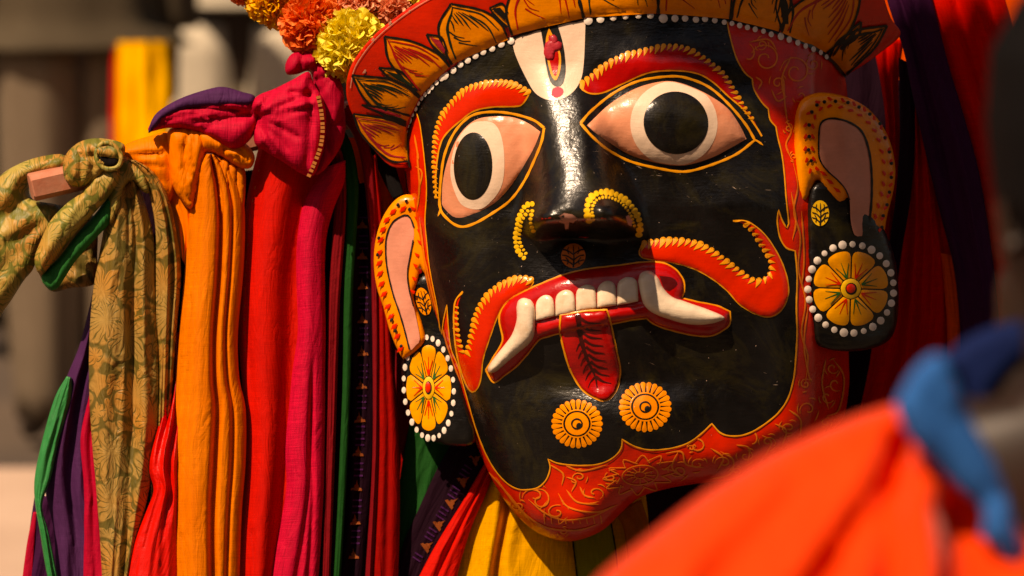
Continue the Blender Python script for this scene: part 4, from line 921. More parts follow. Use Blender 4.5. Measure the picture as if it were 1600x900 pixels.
drape('tail', [(268, 520), (262, 600), (250, 650), (236, 700), (232, 735), (240, 765), (228, 800), (208, 850), (190, 910)], [(284, 520), (285, 600), (285, 650), (282, 700), (280, 735), (280, 765), (280, 800), (280, 850), (280, 910)], C['redsilk'], red2, hs=[-20, 0, 34, 50, 50, 50, 50], bulge=26, folds=[(.3, .12, -9, .3, 0, .5), (.55, .1, 6, -.2)], wr=3, seed=24)

# ---- magenta scarf
mag = root('magenta_scarf', 'magenta silk scarf with a gold-edged knot and slubby weave', 460, 900, 10, group=G)
o, sM = drape('tail', [(508, 262), (492, 285), (476, 310), (466, 350), (462, 400), (463, 460), (464, 520), (456, 580), (450, 640), (444, 700), (446, 760), (436, 820), (424, 870), (415, 910)],
              [(540, 250), (538, 285), (524, 320), (512, 360), (508, 400), (508, 460), (509, 520), (508, 580), (508, 640), (507, 700), (506, 760), (503, 820), (500, 870), (497, 910)], C['pink'], mag, h0=18, bulge=22, folds=[(.72, .07, -7, -.15, .55, 1), (.4, .25, 4, 0), (.4, .06, -6, .4, .62, 1)], wr=.35, fr=1.0, seed=31, ns=54, nt=110)
puff('tail', [(398, 158), (350, 148), (300, 158), (252, 176), (236, 192), (232, 206), (262, 200), (300, 203), (330, 214), (362, 232), (385, 224), (400, 200)], pl(74, .0), C['pink'], mag, bulge=22, bw=24, power=.7, creases=pinch((396, 180), 165, 205, 6, 6, 120, 3.5, 5, 5)+[([(236, 196), (300, 178), (392, 170)], 4, 8), ([(300, 196), (350, 192), (392, 184)], 9, 4)], wob=2.5, wobs=50, spacing=4.5)
puff('turned_edge', [(232, 208), (236, 190), (250, 172), (286, 152), (330, 138), (352, 136), (380, 144), (398, 150), (392, 166), (350, 168), (300, 170), (262, 182), (244, 198)], pl(80, 0, .05, 0, 150), C['purple'], mag, bulge=17, bw=15, creases=[([(250, 180), (320, 152), (370, 148)], 5, 3)], wob=2, wobs=40, spacing=4.5)
puff('knot', [(392, 168), (402, 150), (430, 138), (458, 124), (482, 112), (490, 130), (503, 152), (509, 178), (508, 215), (502, 244), (490, 274), (472, 272), (440, 252), (414, 236), (398, 224), (396, 196)], pl(82, .03, 0, 450), C['pink'], mag, bulge=28, bw=30, power=.7, creases=pinch((394, 184), -58, 62, 9, 6, 100, 4, 6, 3)+pinch((492, 150), 150, 230, 5, 8, 60, 3.5, 5, 8)+[([(398, 160), (430, 175), (470, 168), (502, 158)], 9, -6), ([(404, 170), (412, 205), (420, 240)], 6, 5), ([(484, 120), (486, 190), (478, 268)], 7, 8), ([(400, 200), (440, 215), (470, 250)], 12, 4), ([(440, 140), (436, 180), (450, 240)], 10, 3)], wob=3, wobs=50, spacing=4)
puff('knot', [(446, 100), (456, 84), (474, 80), (500, 88), (520, 106), (534, 132), (538, 160), (532, 192), (516, 200), (506, 170), (492, 140), (484, 112), (464, 116), (448, 116)], pl(62), C['pinkd'], mag, bulge=18, bw=22, power=.7, creases=pinch((500, 150), -130, -60, 6, 6, 60, 3.5, 5, 6)+[([(474, 82), (470, 104)], 5, 10), ([(500, 92), (486, 112)], 5, 8), ([(490, 128), (526, 110)], 4, 5)], wob=2, wobs=30, spacing=4)
puff('knot', [(494, 150), (530, 150), (540, 190), (534, 226), (510, 262), (492, 272), (500, 230), (504, 190)], pl(54), C['pinkd'], mag, bulge=16, bw=16, spacing=4, creases=pinch((498, 140), 40, 95, 5, 6, 110, 3.5, 5, 7))
hl = cr([(497, 150), (502, 175), (504, 205), (500, 232), (490, 258), (482, 276)], 2)
for k in range(19):
    i = int(k/18*(len(hl)-3)); p = hl[i]; t = hl[i+2]-p; t /= np.linalg.norm(t); n = np.array([-t[1], t[0]])
    Q = [p-n*3.2, p+n*3.2, p+n*3.2+t*4.4, p-n*3.2+t*4.4]
    Vq = W(np.array([q[0] for q in Q]*2), np.array([q[1] for q in Q]*2), np.array([112-.25*abs(k-9)**1.3]*4+[100]*4))
    mk('gold_border_stitch', Vq, [(3, 2, 1, 0), (0, 1, 5, 4), (1, 2, 6, 5), (2, 3, 7, 6), (3, 0, 4, 7)], C['gold'], mag, smooth=False)

# ---- narrow maroon and green strips, purple scarf with woven temple border
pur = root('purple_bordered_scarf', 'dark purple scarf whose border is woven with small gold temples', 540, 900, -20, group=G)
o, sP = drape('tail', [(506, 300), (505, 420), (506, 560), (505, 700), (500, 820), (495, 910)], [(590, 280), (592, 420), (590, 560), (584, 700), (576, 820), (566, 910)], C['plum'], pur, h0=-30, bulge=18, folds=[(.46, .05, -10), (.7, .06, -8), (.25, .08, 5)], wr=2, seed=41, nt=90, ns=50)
def temple(fn, cx, cy, k, rot, parent, mat):
    a = Acc(fn, 1.4); c, s_ = math.cos(rot), math.sin(rot)
    P = [(-9, 5), (9, 5), (8, 1), (5, 0), (4, -4), (1.6, -6), (0, -13), (-1.6, -6), (-4, -4), (-5, 0), (-8, 1)]
    a.poly([(cx+(x*c-y*s_)*k, cy+(x*s_+y*c)*k) for x, y in P], .3); return a.build('temple_motif', mat, parent)
C['goldd'] = cloth('dull_gold_thread', srgb(140, 70, 32), rough=.6)
C['violet'] = cloth('violet_thread', srgb(70, 26, 76), rough=.7)
fP = hsurf(sP)
bx = lambda y: 569 - max(0, y-560)*.045
for y_ in (352, 400, 447, 500, 551, 603, 655, 708, 762, 815, 868): temple(fP, bx(y_)-3, y_, .95, -.1 if y_ % 2 else -1.35*0, pur, C['goldd'])
for k in range(56):
    y_ = 340+k*9.6
    if min(abs(y_-q) for q in (352, 400, 447, 500, 551, 603, 655, 708, 762, 815, 868)) > 11:
        strip(sP, [(bx(y_)-8, y_), (bx(y_)+6, y_)], 2.6, 'border_bar', C['violet'], pur, lift=1.6, step=5)
gs = root('green_edged_scarf', 'maroon scarf with a thin green stripe dropping behind the magenta knot', 545, 900, -5, group=G)
drape('tail', [(512, 196), (530, 235), (538, 290), (540, 350), (537, 450), (535, 600), (528, 760), (520, 910)], [(524, 186), (548, 222), (560, 280), (558, 350), (552, 450), (548, 600), (541, 760), (532, 910)], C['greend'], gs, h0=4, bulge=9, wr=.8, seed=43, ns=20)
drape('tail', [(508, 215), (518, 250), (524, 300), (520, 360), (515, 430), (512, 500), (508, 700), (503, 910)], [(520, 205), (536, 245), (541, 300), (539, 360), (534, 430), (530, 500), (524, 700), (516, 910)], C['maroon'], gs, h0=10, bulge=12, wr=1.5, seed=44, ns=20)
drape('tail', [(524, 180), (548, 205), (564, 250), (574, 330), (580, 430), (582, 700), (570, 910)], [(545, 165), (566, 196), (582, 250), (588, 330), (590, 430), (592, 700), (582, 910)], C['maroon'], gs, h0=0, bulge=12, wr=1.2, seed=45, ns=20)
dr = root('dark_red_scarf', 'dark red scarf hanging straight beside the left ear', 600, 900, -25, group=G)
drape('tail', [(574, 250), (578, 330), (584, 420), (586, 520), (585, 640), (580, 760), (572, 910)], [(588, 240), (598, 330), (608, 430), (614, 540), (622, 660), (625, 780), (622, 910)], C['redd'], dr, h0=-14, bulge=22, folds=[(.6, .12, -5)], wr=.8, fr=1.5, seed=51)
fo = root('flame_orange_cloth', 'flame orange cloth glowing between the scarves and the left ear', 600, 430, -60, 'cloth')
drape('sheet', [(540, 215), (565, 300), (575, 400), (580, 520)], [(660, 215), (662, 300), (640, 400), (630, 520)], C['flame'], fo, h0=-60, bulge=14, folds=[(.5, .08, 5)], wr=2, seed=53)
st = root('black_strap', 'black strap slanting from under the crown to the left ear', 590, 240, -20, 'strap')
drape('strap_band', [(540, 165), (556, 195), (580, 240), (600, 285), (615, 312)], [(568, 160), (590, 195), (610, 235), (624, 280), (632, 305)], C['black'], st, h0=-24, bulge=5, wr=.4, seed=54, ns=16, nt=40)
drape('strap_band', [(632, 268), (636, 300)], [(652, 262), (654, 300)], C['black'], st, h0=-10, bulge=5, wr=.3, seed=55, ns=12, nt=14)

# ---- far left tails
grn = root('green_scarf', 'green satin scarf twisting down at the far left of the hanging scarves', 70, 900, -10, group=G)
drape('tail', [(104, 588), (86, 620), (68, 680), (55, 740), (54, 780), (62, 830), (70, 880), (76, 910)], [(112, 590), (112, 620), (92, 690), (80, 745), (66, 790), (76, 830), (86, 880), (92, 910)], C['green'], grn, h0=10, bulge=12, wr=1.6, seed=61, ns=30)
ppl = root('purple_scarf', 'plain purple scarf between the green satin and the brocade', 110, 900, -20, group=G)
drape('tail', [(146, 450), (140, 480), (124, 540), (104, 590), (88, 640), (74, 700), (70, 760), (84, 830), (88, 910)], [(160, 460), (160, 500), (158, 560), (150, 620), (146, 680), (146, 740), (150, 800), (154, 860), (156, 910)], C['purple'], ppl, h0=-12, bulge=24, folds=[(.55, .12, -12, -.05), (.25, .1, 5)], wr=2, seed=63)
crm = root('crimson_scarf', 'crimson scarf half hidden behind the left edge of the brocade', 135, 900, -5, group=G)
drape('tail', [(150, 560), (138, 620), (124, 690), (130, 760), (130, 840), (130, 910)], [(175, 560), (172, 620), (170, 690), (170, 760), (172, 840), (175, 910)], C['pinkd'], crm, h0=2, bulge=14, folds=[(.4, .1, -6)], wr=2, seed=65, ns=30)
nav = root('plum_scarf', 'plum and pink edged scarf peeping out at the lower left corner of the bundle', 50, 900, -30, group=G)
drape('tail', [(54, 775), (46, 830), (38, 910)], [(90, 775), (90, 830), (95, 910)], C['purpled'], nav, h0=-34, bulge=10, wr=1.5, seed=67, nt=40, ns=24)
drape('lining', [(52, 800), (42, 850), (34, 910)], [(58, 800), (54, 850), (50, 910)], C['pinkd'], nav, h0=-28, bulge=4, wr=.5, seed=68, nt=30, ns=10)

# ---- cloths under the left earring and below the chin
ms = root('maroon_cloth', 'maroon cloth hanging in shade below the left earring', 660, 760, -60, 'cloth')
drape('sheet', [(590, 420), (600, 560), (615, 700), (622, 910)], [(760, 420), (760, 560), (740, 700), (700, 910)], C['redd'], ms, h0=-84, bulge=16, folds=[(.3, .07, 12), (.55, .06, -12), (.45, .05, 7)], wr=4, seed=71)
drape('pleat', [(614, 470), (616, 560), (614, 660)], [(640, 600), (680, 650), (640, 760)], C['maroon'], ms, h0=-66, bulge=10, wr=1.5, seed=72, nt=40, ns=24)
gb = root('green_bordered_cloth', 'dark green cloth with a purple temple border slanting under the left earring', 680, 800, -40, 'cloth')
drape('sheet', [(640, 660), (626, 740), (618, 830), (612, 910)], [(730, 660), (700, 740), (660, 830), (640, 910)], C['greend'], gb, h0=-48, bulge=8, wr=1.5, seed=73)
o, sG = drape('border', [(712, 680), (682, 735), (652, 800), (630, 850), (616, 910)], [(772, 690), (744, 750), (708, 815), (680, 862), (656, 910)], C['plum'], gb, h0=-36, bulge=7, wr=1, seed=74)
fG = hsurf(sG)
for k in range(5):
    t = (k+.3)/5; temple(fG, 748-95*t, 708+170*t, 1.0, .95, gb, C['goldd'])
for k in range(26):
    t = (k+.5)/26
    if min(abs(t-(q+.3)/5) for q in range(5)) > .045: strip(sG, [(738-95*t, 703+170*t), (750-95*t, 711+170*t)], 2.4, 'border_bar', C['violet'], gb, lift=1.6, step=5)
rs_ = root('red_cloth', 'red cloth fold slanting between the purple border and the mustard cloth', 690, 880, -30, 'cloth')
drape('fold', [(762, 715), (728, 775), (700, 820), (676, 860), (650, 910)], [(780, 715), (760, 770), (738, 820), (722, 870), (712, 910)], C['red'], rs_, h0=-30, bulge=14, folds=[(.5, .1, -7)], wr=1.6, seed=76, ns=30)
mu = root('mustard_cloth', 'mustard yellow cloth with one deep fold bunched below the chin', 830, 900, -40, 'cloth')
drape('sheet', [(770, 690), (745, 740), (726, 790), (714, 840), (706, 915)], [(1000, 700), (1006, 750), (1012, 800), (1014, 840), (1016, 915)], C['mustard'], mu, h0=-52, bulge=34, power=.7, folds=[(.21, .022, -24, .02), (.16, .04, 12, .02), (.27, .04, 8, .02), (.5, .1, 6)], wr=2, seed=77, ns=130)
drape('stripe', [(893, 830), (897, 860), (903, 915)], [(955, 815), (960, 850), (968, 915)], C['olive'], mu, h0=-12, bulge=3, wr=.5, seed=78, nt=30, ns=20)
for P in ([(893, 830), (898, 870), (903, 915)], [(955, 818), (962, 860), (968, 915)]):
    a = Acc(pl(-9), 0); a.stroke(P, 2.4); a.build('seam', C['black'], mu)
drape('corner', [(960, 800), (975, 830), (985, 915)], [(1002, 780), (1016, 830), (1024, 915)], cloth('brown_orange_cotton', srgb(160, 84, 20)), mu, h0=-22, bulge=8, wr=1.5, seed=79, nt=30, ns=20)

# ================================================================ MARIGOLDS
gar = root('marigold_garland', 'garland of yellow and orange marigolds over the left of the crown', 540, 60, 60, 'garland')
def marigold(cx, cy, h, r, col, label, seed):
    rd = random.Random(seed); V = []; F = []; c = W1(cx, cy, h); R = r*S; n = 760
    for i in range(n):
        z = 1-2*(i+.5)/n; ph = i*2.39996; rr = math.sqrt(max(0, 1-z*z)); d = Vector((rr*math.cos(ph), rr*math.sin(ph), z))
        d = (d+Vector((rd.uniform(-.16, .16), rd.uniform(-.16, .16), rd.uniform(-.16, .16)))).normalized()
        k = R*(1+rd.uniform(-.12, .10)); w = R*rd.uniform(.09, .15)
        a = d.cross(Vector((rd.uniform(-1, 1), rd.uniform(-1, 1), rd.uniform(-1, 1)))).normalized(); b = d.cross(a)
        s0 = c+d*k*.6; bend = a*R*rd.uniform(-.12, .12)+b*R*rd.uniform(-.12, .12); m = len(V)
        for q, (t, ww) in enumerate(((0, .35), (.4, .8), (.75, 1.15), (1, 1.05))):
            p = s0+(c+d*k-s0)*t+bend*t*t
            cup = b*w*.5*math.sin(t*2.2)
            V += [tuple(p-a*w*ww+cup), tuple(p+b*w*.12), tuple(p+a*w*ww+cup)]
        V[-3] = tuple(Vector(V[-3])-d*w*.4); V[-1] = tuple(Vector(V[-1])-d*w*.5*rd.random()); V[-2] = tuple(Vector(V[-2])+d*w*rd.uniform(-.5, .5))
        for q in range(3):
            j = m+3*q; F += [(j, j+1, j+4, j+3), (j+1, j+2, j+5, j+4)]
    m = len(V); nn = 16
    for i in range(9):
        for q in range(nn): V.append(tuple(c+Vector((math.sin(math.pi*i/8)*math.cos(2*math.pi*q/nn), math.sin(math.pi*i/8)*math.sin(2*math.pi*q/nn), math.cos(math.pi*i/8)))*R*.72))
    for i in range(8):
        for q in range(nn): F.append((m+i*nn+q, m+(i+1)*nn+q, m+(i+1)*nn+(q+1) % nn, m+i*nn+(q+1) % nn))
    o = mk('marigold', V, F, col, gar, smooth=False); o['label'] = label
    return o
def petalmat(name, c, c2):
    m = plain(name, c, .55, .15, 90, .1, c2=c2); N = m.node_tree.nodes; L = m.node_tree.links; b = N['Principled BSDF']
    tr = N.new('ShaderNodeBsdfTranslucent'); mx = N.new('ShaderNodeMixShader'); mx.inputs[0].default_value = .22
    L.new(b.inputs['Base Color'].links[0].from_socket, tr.inputs[0]); L.new(b.outputs[0], mx.inputs[1]); L.new(tr.outputs[0], mx.inputs[2]); L.new(mx.outputs[0], N['Material Output'].inputs[0]); return m
py_ = petalmat('marigold_yellow', srgb(255, 226, 50), srgb(255, 240, 110)); po = petalmat('marigold_orange', srgb(253, 104, 34), srgb(255, 142, 70)); pa = petalmat('marigold_amber', srgb(250, 176, 20), srgb(255, 200, 50)); pp_ = petalmat('marigold_apricot', srgb(252, 150, 100), srgb(255, 190, 150))
marigold(549, 72, 62, 57, py_, 'round yellow marigold against the crown rim', 1)
marigold(487, 38, 40, 50, po, 'orange marigold above the magenta knot', 2)
marigold(432, -2, 10, 46, pa, 'amber marigold at the left end', 3)
marigold(616, 14, 20, 32, pp_, 'apricot marigold peeping over the rim', 4)
marigold(655, -12, 16, 30, py_, 'small yellow marigold cut by the top of the picture', 5)
marigold(560, 8, 10, 44, pp_, 'apricot marigold behind the yellow one', 6)
marigold(700, -40, 20, 40, po, 'orange marigold above the frame edge', 7)
marigold(388, -30, -10, 40, po, 'orange marigold tip at the far end', 8)
lip_ = cr([(380, -30), (432, -2), (487, 38), (549, 72)], 10)
tube('string', W(lip_[:, 0], lip_[:, 1], np.linspace(-10, 50, len(lip_))), .0012, C['green'], gar, 8)
# ================================================================ HANGINGS TO THE RIGHT OF THE MASK
GR = 'dark hangings behind the right ear'
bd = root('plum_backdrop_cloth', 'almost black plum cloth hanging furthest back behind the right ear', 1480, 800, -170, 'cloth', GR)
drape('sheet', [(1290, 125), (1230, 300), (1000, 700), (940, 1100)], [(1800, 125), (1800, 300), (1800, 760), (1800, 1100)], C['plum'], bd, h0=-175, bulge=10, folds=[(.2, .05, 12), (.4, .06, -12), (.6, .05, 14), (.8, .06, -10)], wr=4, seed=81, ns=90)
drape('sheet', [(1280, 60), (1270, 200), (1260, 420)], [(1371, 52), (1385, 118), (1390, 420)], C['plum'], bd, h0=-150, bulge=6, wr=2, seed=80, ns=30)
f1 = root('orange_hanging', 'bright orange cloth glimpsed past the right tip of the crown', 1390, 130, -120, 'cloth')
drape('sheet', [(1340, -60), (1350, 60), (1352, 130), (1352, 250)], [(1480, -60), (1470, 60), (1450, 120), (1440, 250)], C['flame'], f1, h0=-620, bulge=8, wr=1.5, seed=82, nt=40, ns=30)
f2 = root('orange_hanging', 'bright orange cloth in the top right corner of the photo', 1580, 60, -120, 'cloth')
drape('sheet', [(1540, -60), (1565, 10), (1588, 75), (1595, 130)], [(1680, -60), (1680, 10), (1680, 75), (1680, 130)], C['flame'], f2, h0=-620, bulge=8, wr=1.5, seed=83, nt=40, ns=30)
f3 = root('orange_hanging', 'thin orange edge of cloth just above the blue collar', 1498, 540, -60, 'cloth')
drape('sheet', [(1470, 395), (1476, 460), (1480, 520), (1478, 600)], [(1492, 400), (1500, 460), (1505, 520), (1500, 600)], C['flame'], f3, h0=-62, bulge=8, wr=1, seed=84, nt=40, ns=20)
r1 = root('red_hanging', 'narrow red cloth close behind the right ear and earring', 1420, 640, -90, 'cloth', GR)
drape('sheet', [(1362, 60), (1376, 130), (1384, 200), (1380, 300), (1374, 420), (1360, 560), (1330, 700)], [(1412, 62), (1404, 130), (1406, 200), (1408, 300), (1410, 420), (1410, 560), (1410, 700)], C['redh'], r1, h0=-92, bulge=18, folds=[(.5, .12, -6)], wr=2, seed=85, ns=36)
r2 = root('red_hanging', 'wide red cloth falling in folds between the right ear and the blue collar', 1450, 700, -90, 'cloth', GR)
drape('sheet', [(1428, 150), (1420, 240), (1408, 340), (1392, 440), (1370, 560), (1330, 700), (1290, 850)], [(1434, 150), (1462, 240), (1482, 340), (1496, 430), (1500, 540), (1500, 700), (1500, 850)], C['redh'], r2, h0=-78, bulge=24, folds=[(.42, .05, -12), (.62, .05, 9), (.2, .06, -8), (.82, .05, -8)], wr=3, seed=86, ns=70)
r3 = root('red_hanging', 'broad deep red cloth at the top right behind the dark head', 1560, 500, -60, 'cloth', GR)
drape('sheet', [(1430, -60), (1468, 60), (1496, 160), (1530, 300), (1548, 450), (1560, 700)], [(1552, -60), (1580, 30), (1606, 120), (1680, 300), (1700, 450), (1700, 700)], C['redh'], r3, h0=-64, bulge=16, folds=[(.35, .07, -8), (.6, .08, 10), (.8, .06, -8)], wr=3, seed=87, ns=60)
r4 = root('plum_hanging', 'dark plum sash slanting down from the crown across the red cloths', 1500, 500, -50, 'scarf', GR)
drape('sheet', [(1368, -60), (1392, 20), (1412, 80), (1424, 140), (1444, 230), (1468, 330), (1492, 430), (1502, 560), (1500, 700)], [(1440, -60), (1462, 20), (1482, 100), (1506, 180), (1530, 270), (1548, 380), (1562, 500), (1570, 600), (1570, 700)], cloth('dark_aubergine_cotton', srgb(56, 12, 50), srgb(38, 8, 30)), r4, h0=-46, bulge=16, folds=[(.3, .08, -7), (.7, .1, 6)], wr=2, seed=88, ns=50)
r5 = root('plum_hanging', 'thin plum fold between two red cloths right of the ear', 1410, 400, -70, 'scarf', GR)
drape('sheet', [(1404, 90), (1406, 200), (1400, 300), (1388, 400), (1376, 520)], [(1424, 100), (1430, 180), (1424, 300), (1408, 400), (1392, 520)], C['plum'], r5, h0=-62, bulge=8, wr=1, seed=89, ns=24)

# ---- unseen cloth added overhead, its outline cut to shade the right of the mask
aw = empty('added_shade_cloth', 'deep red cloth on poles, added out of view to shade the right of the mask', 'added_shade_cloth', W1(2600, 900, -400))
AZ = 2.9; AP = []
for px, py, hh in ((1280, 1150, 60), (1276, 620, 90), (1300, 545, 135), (1324, 490, 135), (1322, 392, 135), (1280, 335, 140), (1268, 265, 160), (1190, 205, 160), (1110, 160, 190), (1020, 140, 200), (985, 60, 215), (960, -60, 260)):
    w_ = W1(px, py, hh); w_ = w_+sdir*((AZ-w_.z)/sdir.z); AP.append((w_.x, w_.y))
AP = AP+[(AP[-1][0]+.02, AP[-1][1]+.12), (4.5, 3.9), (4.5, AP[0][1]-.1)]
AV = [(x_, y_, AZ+.03*math.sin(x_*3+y_)) for x_, y_ in AP]; na = len(AV)
mk('shade_cloth_sheet', AV+[(a_, b_, c_+.004) for a_, b_, c_ in AV], [tuple(range(na)), tuple(range(na, 2*na))[::-1]]+[(i, i+na, (i+1) % na+na, (i+1) % na) for i in range(na)], C['redd'], aw, smooth=False)
BAM = plain('bamboo', (.30, .22, .10, 1), .6, .2, 8, .2)
for x_, y_ in ((4.4, 3.8), (4.4, AP[0][1])): tube('shade_cloth_pole', [(x_, y_, 0), (x_, y_, AZ+.1)], .03, BAM, aw, 12)

# ================================================================ PERSON IN THE FOREGROUND
HP = HD(2.4)
def skinmat(name, c):
    m = plain(name, c, .5, .15, 60, .1, spec=.4); setp(m.node_tree.nodes['Principled BSDF'], Subsurface_Weight=.12, Subsurface_Scale=.01); return m
SK = skinmat('brown_skin', (.020, .009, .0045, 1)); HAIR = plain('black_hair', (.004, .003, .003, 1), .7, .3, 200, .5, spec=.1)
def figure(name, base, H, mat, parent, yaw=0, arms=((-.22, .0), (.22, .0)), lean=0):
    """one continuous body: a joint graph grown with a skin modifier. H is the standing height"""
    k = H/1.7; c, s = math.cos(yaw), math.sin(yaw)
    J = {'pel': (0, 0, .92, .125), 'wai': (0, .01, 1.06, .115), 'che': (0, .0, 1.26, .14), 'nb': (0, -.01, 1.42, .075), 'nk': (0, .0, 1.49, .052), 'hd': (0, .015, 1.57, .078), 'ht': (0, .01, 1.645, .07),
         'ls': (-.16, 0, 1.38, .06), 'le': (-.21, -.02, 1.12, .042), 'lw': (-.22, .05, .88, .027), 'lh': (-.22, .07, .80, .03), 'rs': (.16, 0, 1.38, .06), 're': (.21, -.02, 1.12, .042), 'rw': (.22, .05, .88, .027), 'rh': (.22, .07, .80, .03),
         'lhip': (-.09, 0, .86, .085), 'lk': (-.10, .02, .48, .055), 'la': (-.10, -.01, .09, .035), 'lt': (-.11, .13, .03, .028), 'rhip': (.09, 0, .86, .085), 'rk': (.10, .02, .48, .055), 'ra': (.10, -.01, .09, .035), 'rt': (.11, .13, .03, .028)}
    E = [('pel', 'wai'), ('wai', 'che'), ('che', 'nb'), ('nb', 'nk'), ('nk', 'hd'), ('hd', 'ht'), ('che', 'ls'), ('ls', 'le'), ('le', 'lw'), ('lw', 'lh'), ('che', 'rs'), ('rs', 're'), ('re', 'rw'), ('rw', 'rh'), ('pel', 'lhip'), ('lhip', 'lk'), ('lk', 'la'), ('la', 'lt'), ('pel', 'rhip'), ('rhip', 'rk'), ('rk', 'ra'), ('ra', 'rt')]
    ks = list(J); me = bpy.data.meshes.new(name)
    me.from_pydata([((x*c-y*s)*k, (x*s+y*c)*k, z*k) for x, y, z, r in J.values()], [(ks.index(a), ks.index(b)) for a, b in E], [])
    o = bpy.data.objects.new(name, me); COL.objects.link(o); me.materials.append(mat)
    o.parent = parent; o.location = Vector(base)-worldloc(parent)
    sk = o.modifiers.new('skin', 'SKIN'); sl = me.skin_vertices[0].data if me.skin_vertices else None
    if sl is None:
        bm = bmesh.new(); bm.from_mesh(me); bm.verts.layers.skin.verify(); bm.to_mesh(me); bm.free(); sl = me.skin_vertices[0].data
    for i, v in enumerate(J.values()): sl[i].radius = (v[3]*k, v[3]*k); sl[i].use_root = (i == 0)
    sk.use_smooth_shade = True
    ss = o.modifiers.new('sub', 'SUBSURF'); ss.levels = 2; ss.render_levels = 2
    return o
def tubecloth(name, base, rings, mat, parent, folds=9, amp=.06, n=64, seed=0, yaw=0, thick=.004):
    """garment: stacked elliptical rings (x, y, z, rx, ry) in metres, pleated"""
    V = []; F = []; R = []
    for i in range(len(rings)-1):
        for q in range(6):
            t = q/6; R.append([rings[i][k]*(1-t)+rings[i+1][k]*t for k in range(5)])
    R.append(list(rings[-1])); r = random.Random(seed); ph = [r.uniform(0, 6.3) for _ in range(6)]
    c, s = math.cos(yaw), math.sin(yaw)
    for off in (0, thick):
        for i, (x, y, z, rx, ry) in enumerate(R):
            tt = i/len(R)
            for k in range(n):
                a = 2*math.pi*k/n; w = 1+amp*(.3+tt)*(.6*math.sin(folds*a+ph[0]+tt*2)+.4*math.sin((folds*1.7//1)*a+ph[1]-tt*3))
                px, py = x+(rx-off)*w*math.cos(a), y+(ry-off)*w*math.sin(a)
                V.append((base[0]+px*c-py*s, base[1]+px*s+py*c, base[2]+z))
    m = len(R)
    for i in range(m-1):
        for k in range(n):
            a, b, cc, d = i*n+k, i*n+(k+1) % n, (i+1)*n+(k+1) % n, (i+1)*n+k
            F.append((a, d, cc, b)); F.append((a+m*n, b+m*n, cc+m*n, d+m*n))
    for k in range(n):
        k2 = (k+1) % n; F.append((k, k2, k2+m*n, k+m*n)); j = (m-1)*n; F.append((j+k2, j+k, j+k+m*n, j+k2+m*n))
    return mk(name, V, F, mat, parent, [(v[0]+v[1], v[2]) for v in V])

nb = W1(1705, 640, HP)           # base of the neck
base = Vector((nb.x, nb.y, 0)); Hh = nb.z/1.42*1.7
per = empty('person', 'person seen from behind in orange shirt with blue collar, blurred at the right', 'person', base)
figure('body', base, Hh, SK, per)
kk = Hh/1.7
hc = base+Vector((0, .012, 1.585*kk))
def ellipsoid(name, c, r, mat, parent, n=28, cut=-1.0, jit=0, seed=1):
    V = []; F = []; rd = random.Random(seed); m = n//2
    for i in range(m+1):
        th = math.pi*i/m*(1 if cut <= -1 else .5+.5*(1-cut)*.6)
        for k in range(n):
            a = 2*math.pi*k/n; j = 1+jit*rd.uniform(-1, 1); V.append((c[0]+r[0]*math.sin(th)*math.cos(a)*j, c[1]+r[1]*math.sin(th)*math.sin(a)*j, c[2]+r[2]*math.cos(th)*j))
    for i in range(m):
        for k in range(n): F.append((i*n+k, (i+1)*n+k, (i+1)*n+(k+1) % n, i*n+(k+1) % n))
    return mk(name, V, F, mat, parent)
HX = W1(1712, 250, HP); hcx = HX
# skull with jaw, as seen from behind and a little to the left; the ear stands out at the left
rings = []
for z, rx, ry, oy in ((-.150, .048, .052, -.01), (-.120, .050, .055, -.008), (-.095, .056, .070, .0), (-.07, .064, .082, .005), (-.03, .069, .092, .005), (.02, .073, .098, .0), (.07, .070, .094, -.004), (.105, .052, .07, -.006), (.125, .022, .03, -.006), (.13, .003, .004, -.006)):
    rings.append((0, oy, z, rx, ry))
tubecloth('head', tuple(hcx), rings, SK, per, amp=0, n=40, thick=.003)
tubecloth('hair', tuple(hcx+Vector((0, -.004, .006))), [(0, -.014, -.060, .060, .078), (0, -.012, -.03, .073, .094), (0, -.008, .02, .078, .102), (0, -.006, .07, .075, .098), (0, -.006, .108, .056, .074), (0, -.006, .13, .024, .03), (0, -.006, .135, .003, .004)], HAIR, per, folds=21, amp=.015, n=120, seed=4)
puff('ear', [(1572, 262), (1584, 258), (1600, 275), (1610, 320), (1606, 370), (1590, 402), (1574, 396), (1562, 350), (1560, 300)], pl(HP+30), SK, per, bulge=22, bw=16, thick=20, creases=[([(1588, 280), (1578, 320), (1584, 370)], 7, 12)], spacing=6)
puff('neck', [(1560, 440), (1600, 420), (1900, 420), (1900, 760), (1600, 900), (1555, 760), (1530, 640), (1540, 560), (1556, 500)], pl(HP-230), SK, per, bulge=110, bw=130, thick=60, spacing=12)
OS = cloth('orange_shirt_cotton', srgb(238, 66, 24), srgb(222, 54, 18), rough=.75, bump=.1, trans=.1)
setp(OS.node_tree.nodes['Principled BSDF'], Sheen_Weight=.35, Sheen_Roughness=.35)
BC = cloth('blue_collar_cotton', srgb(36, 104, 176), srgb(18, 60, 120), rough=.7, bump=.1)
NV = cloth('shaded_collar_navy', srgb(14, 30, 74), srgb(10, 20, 54), rough=.8, bump=.1)  # darker copy of the collar blue, standing in for shade inside it
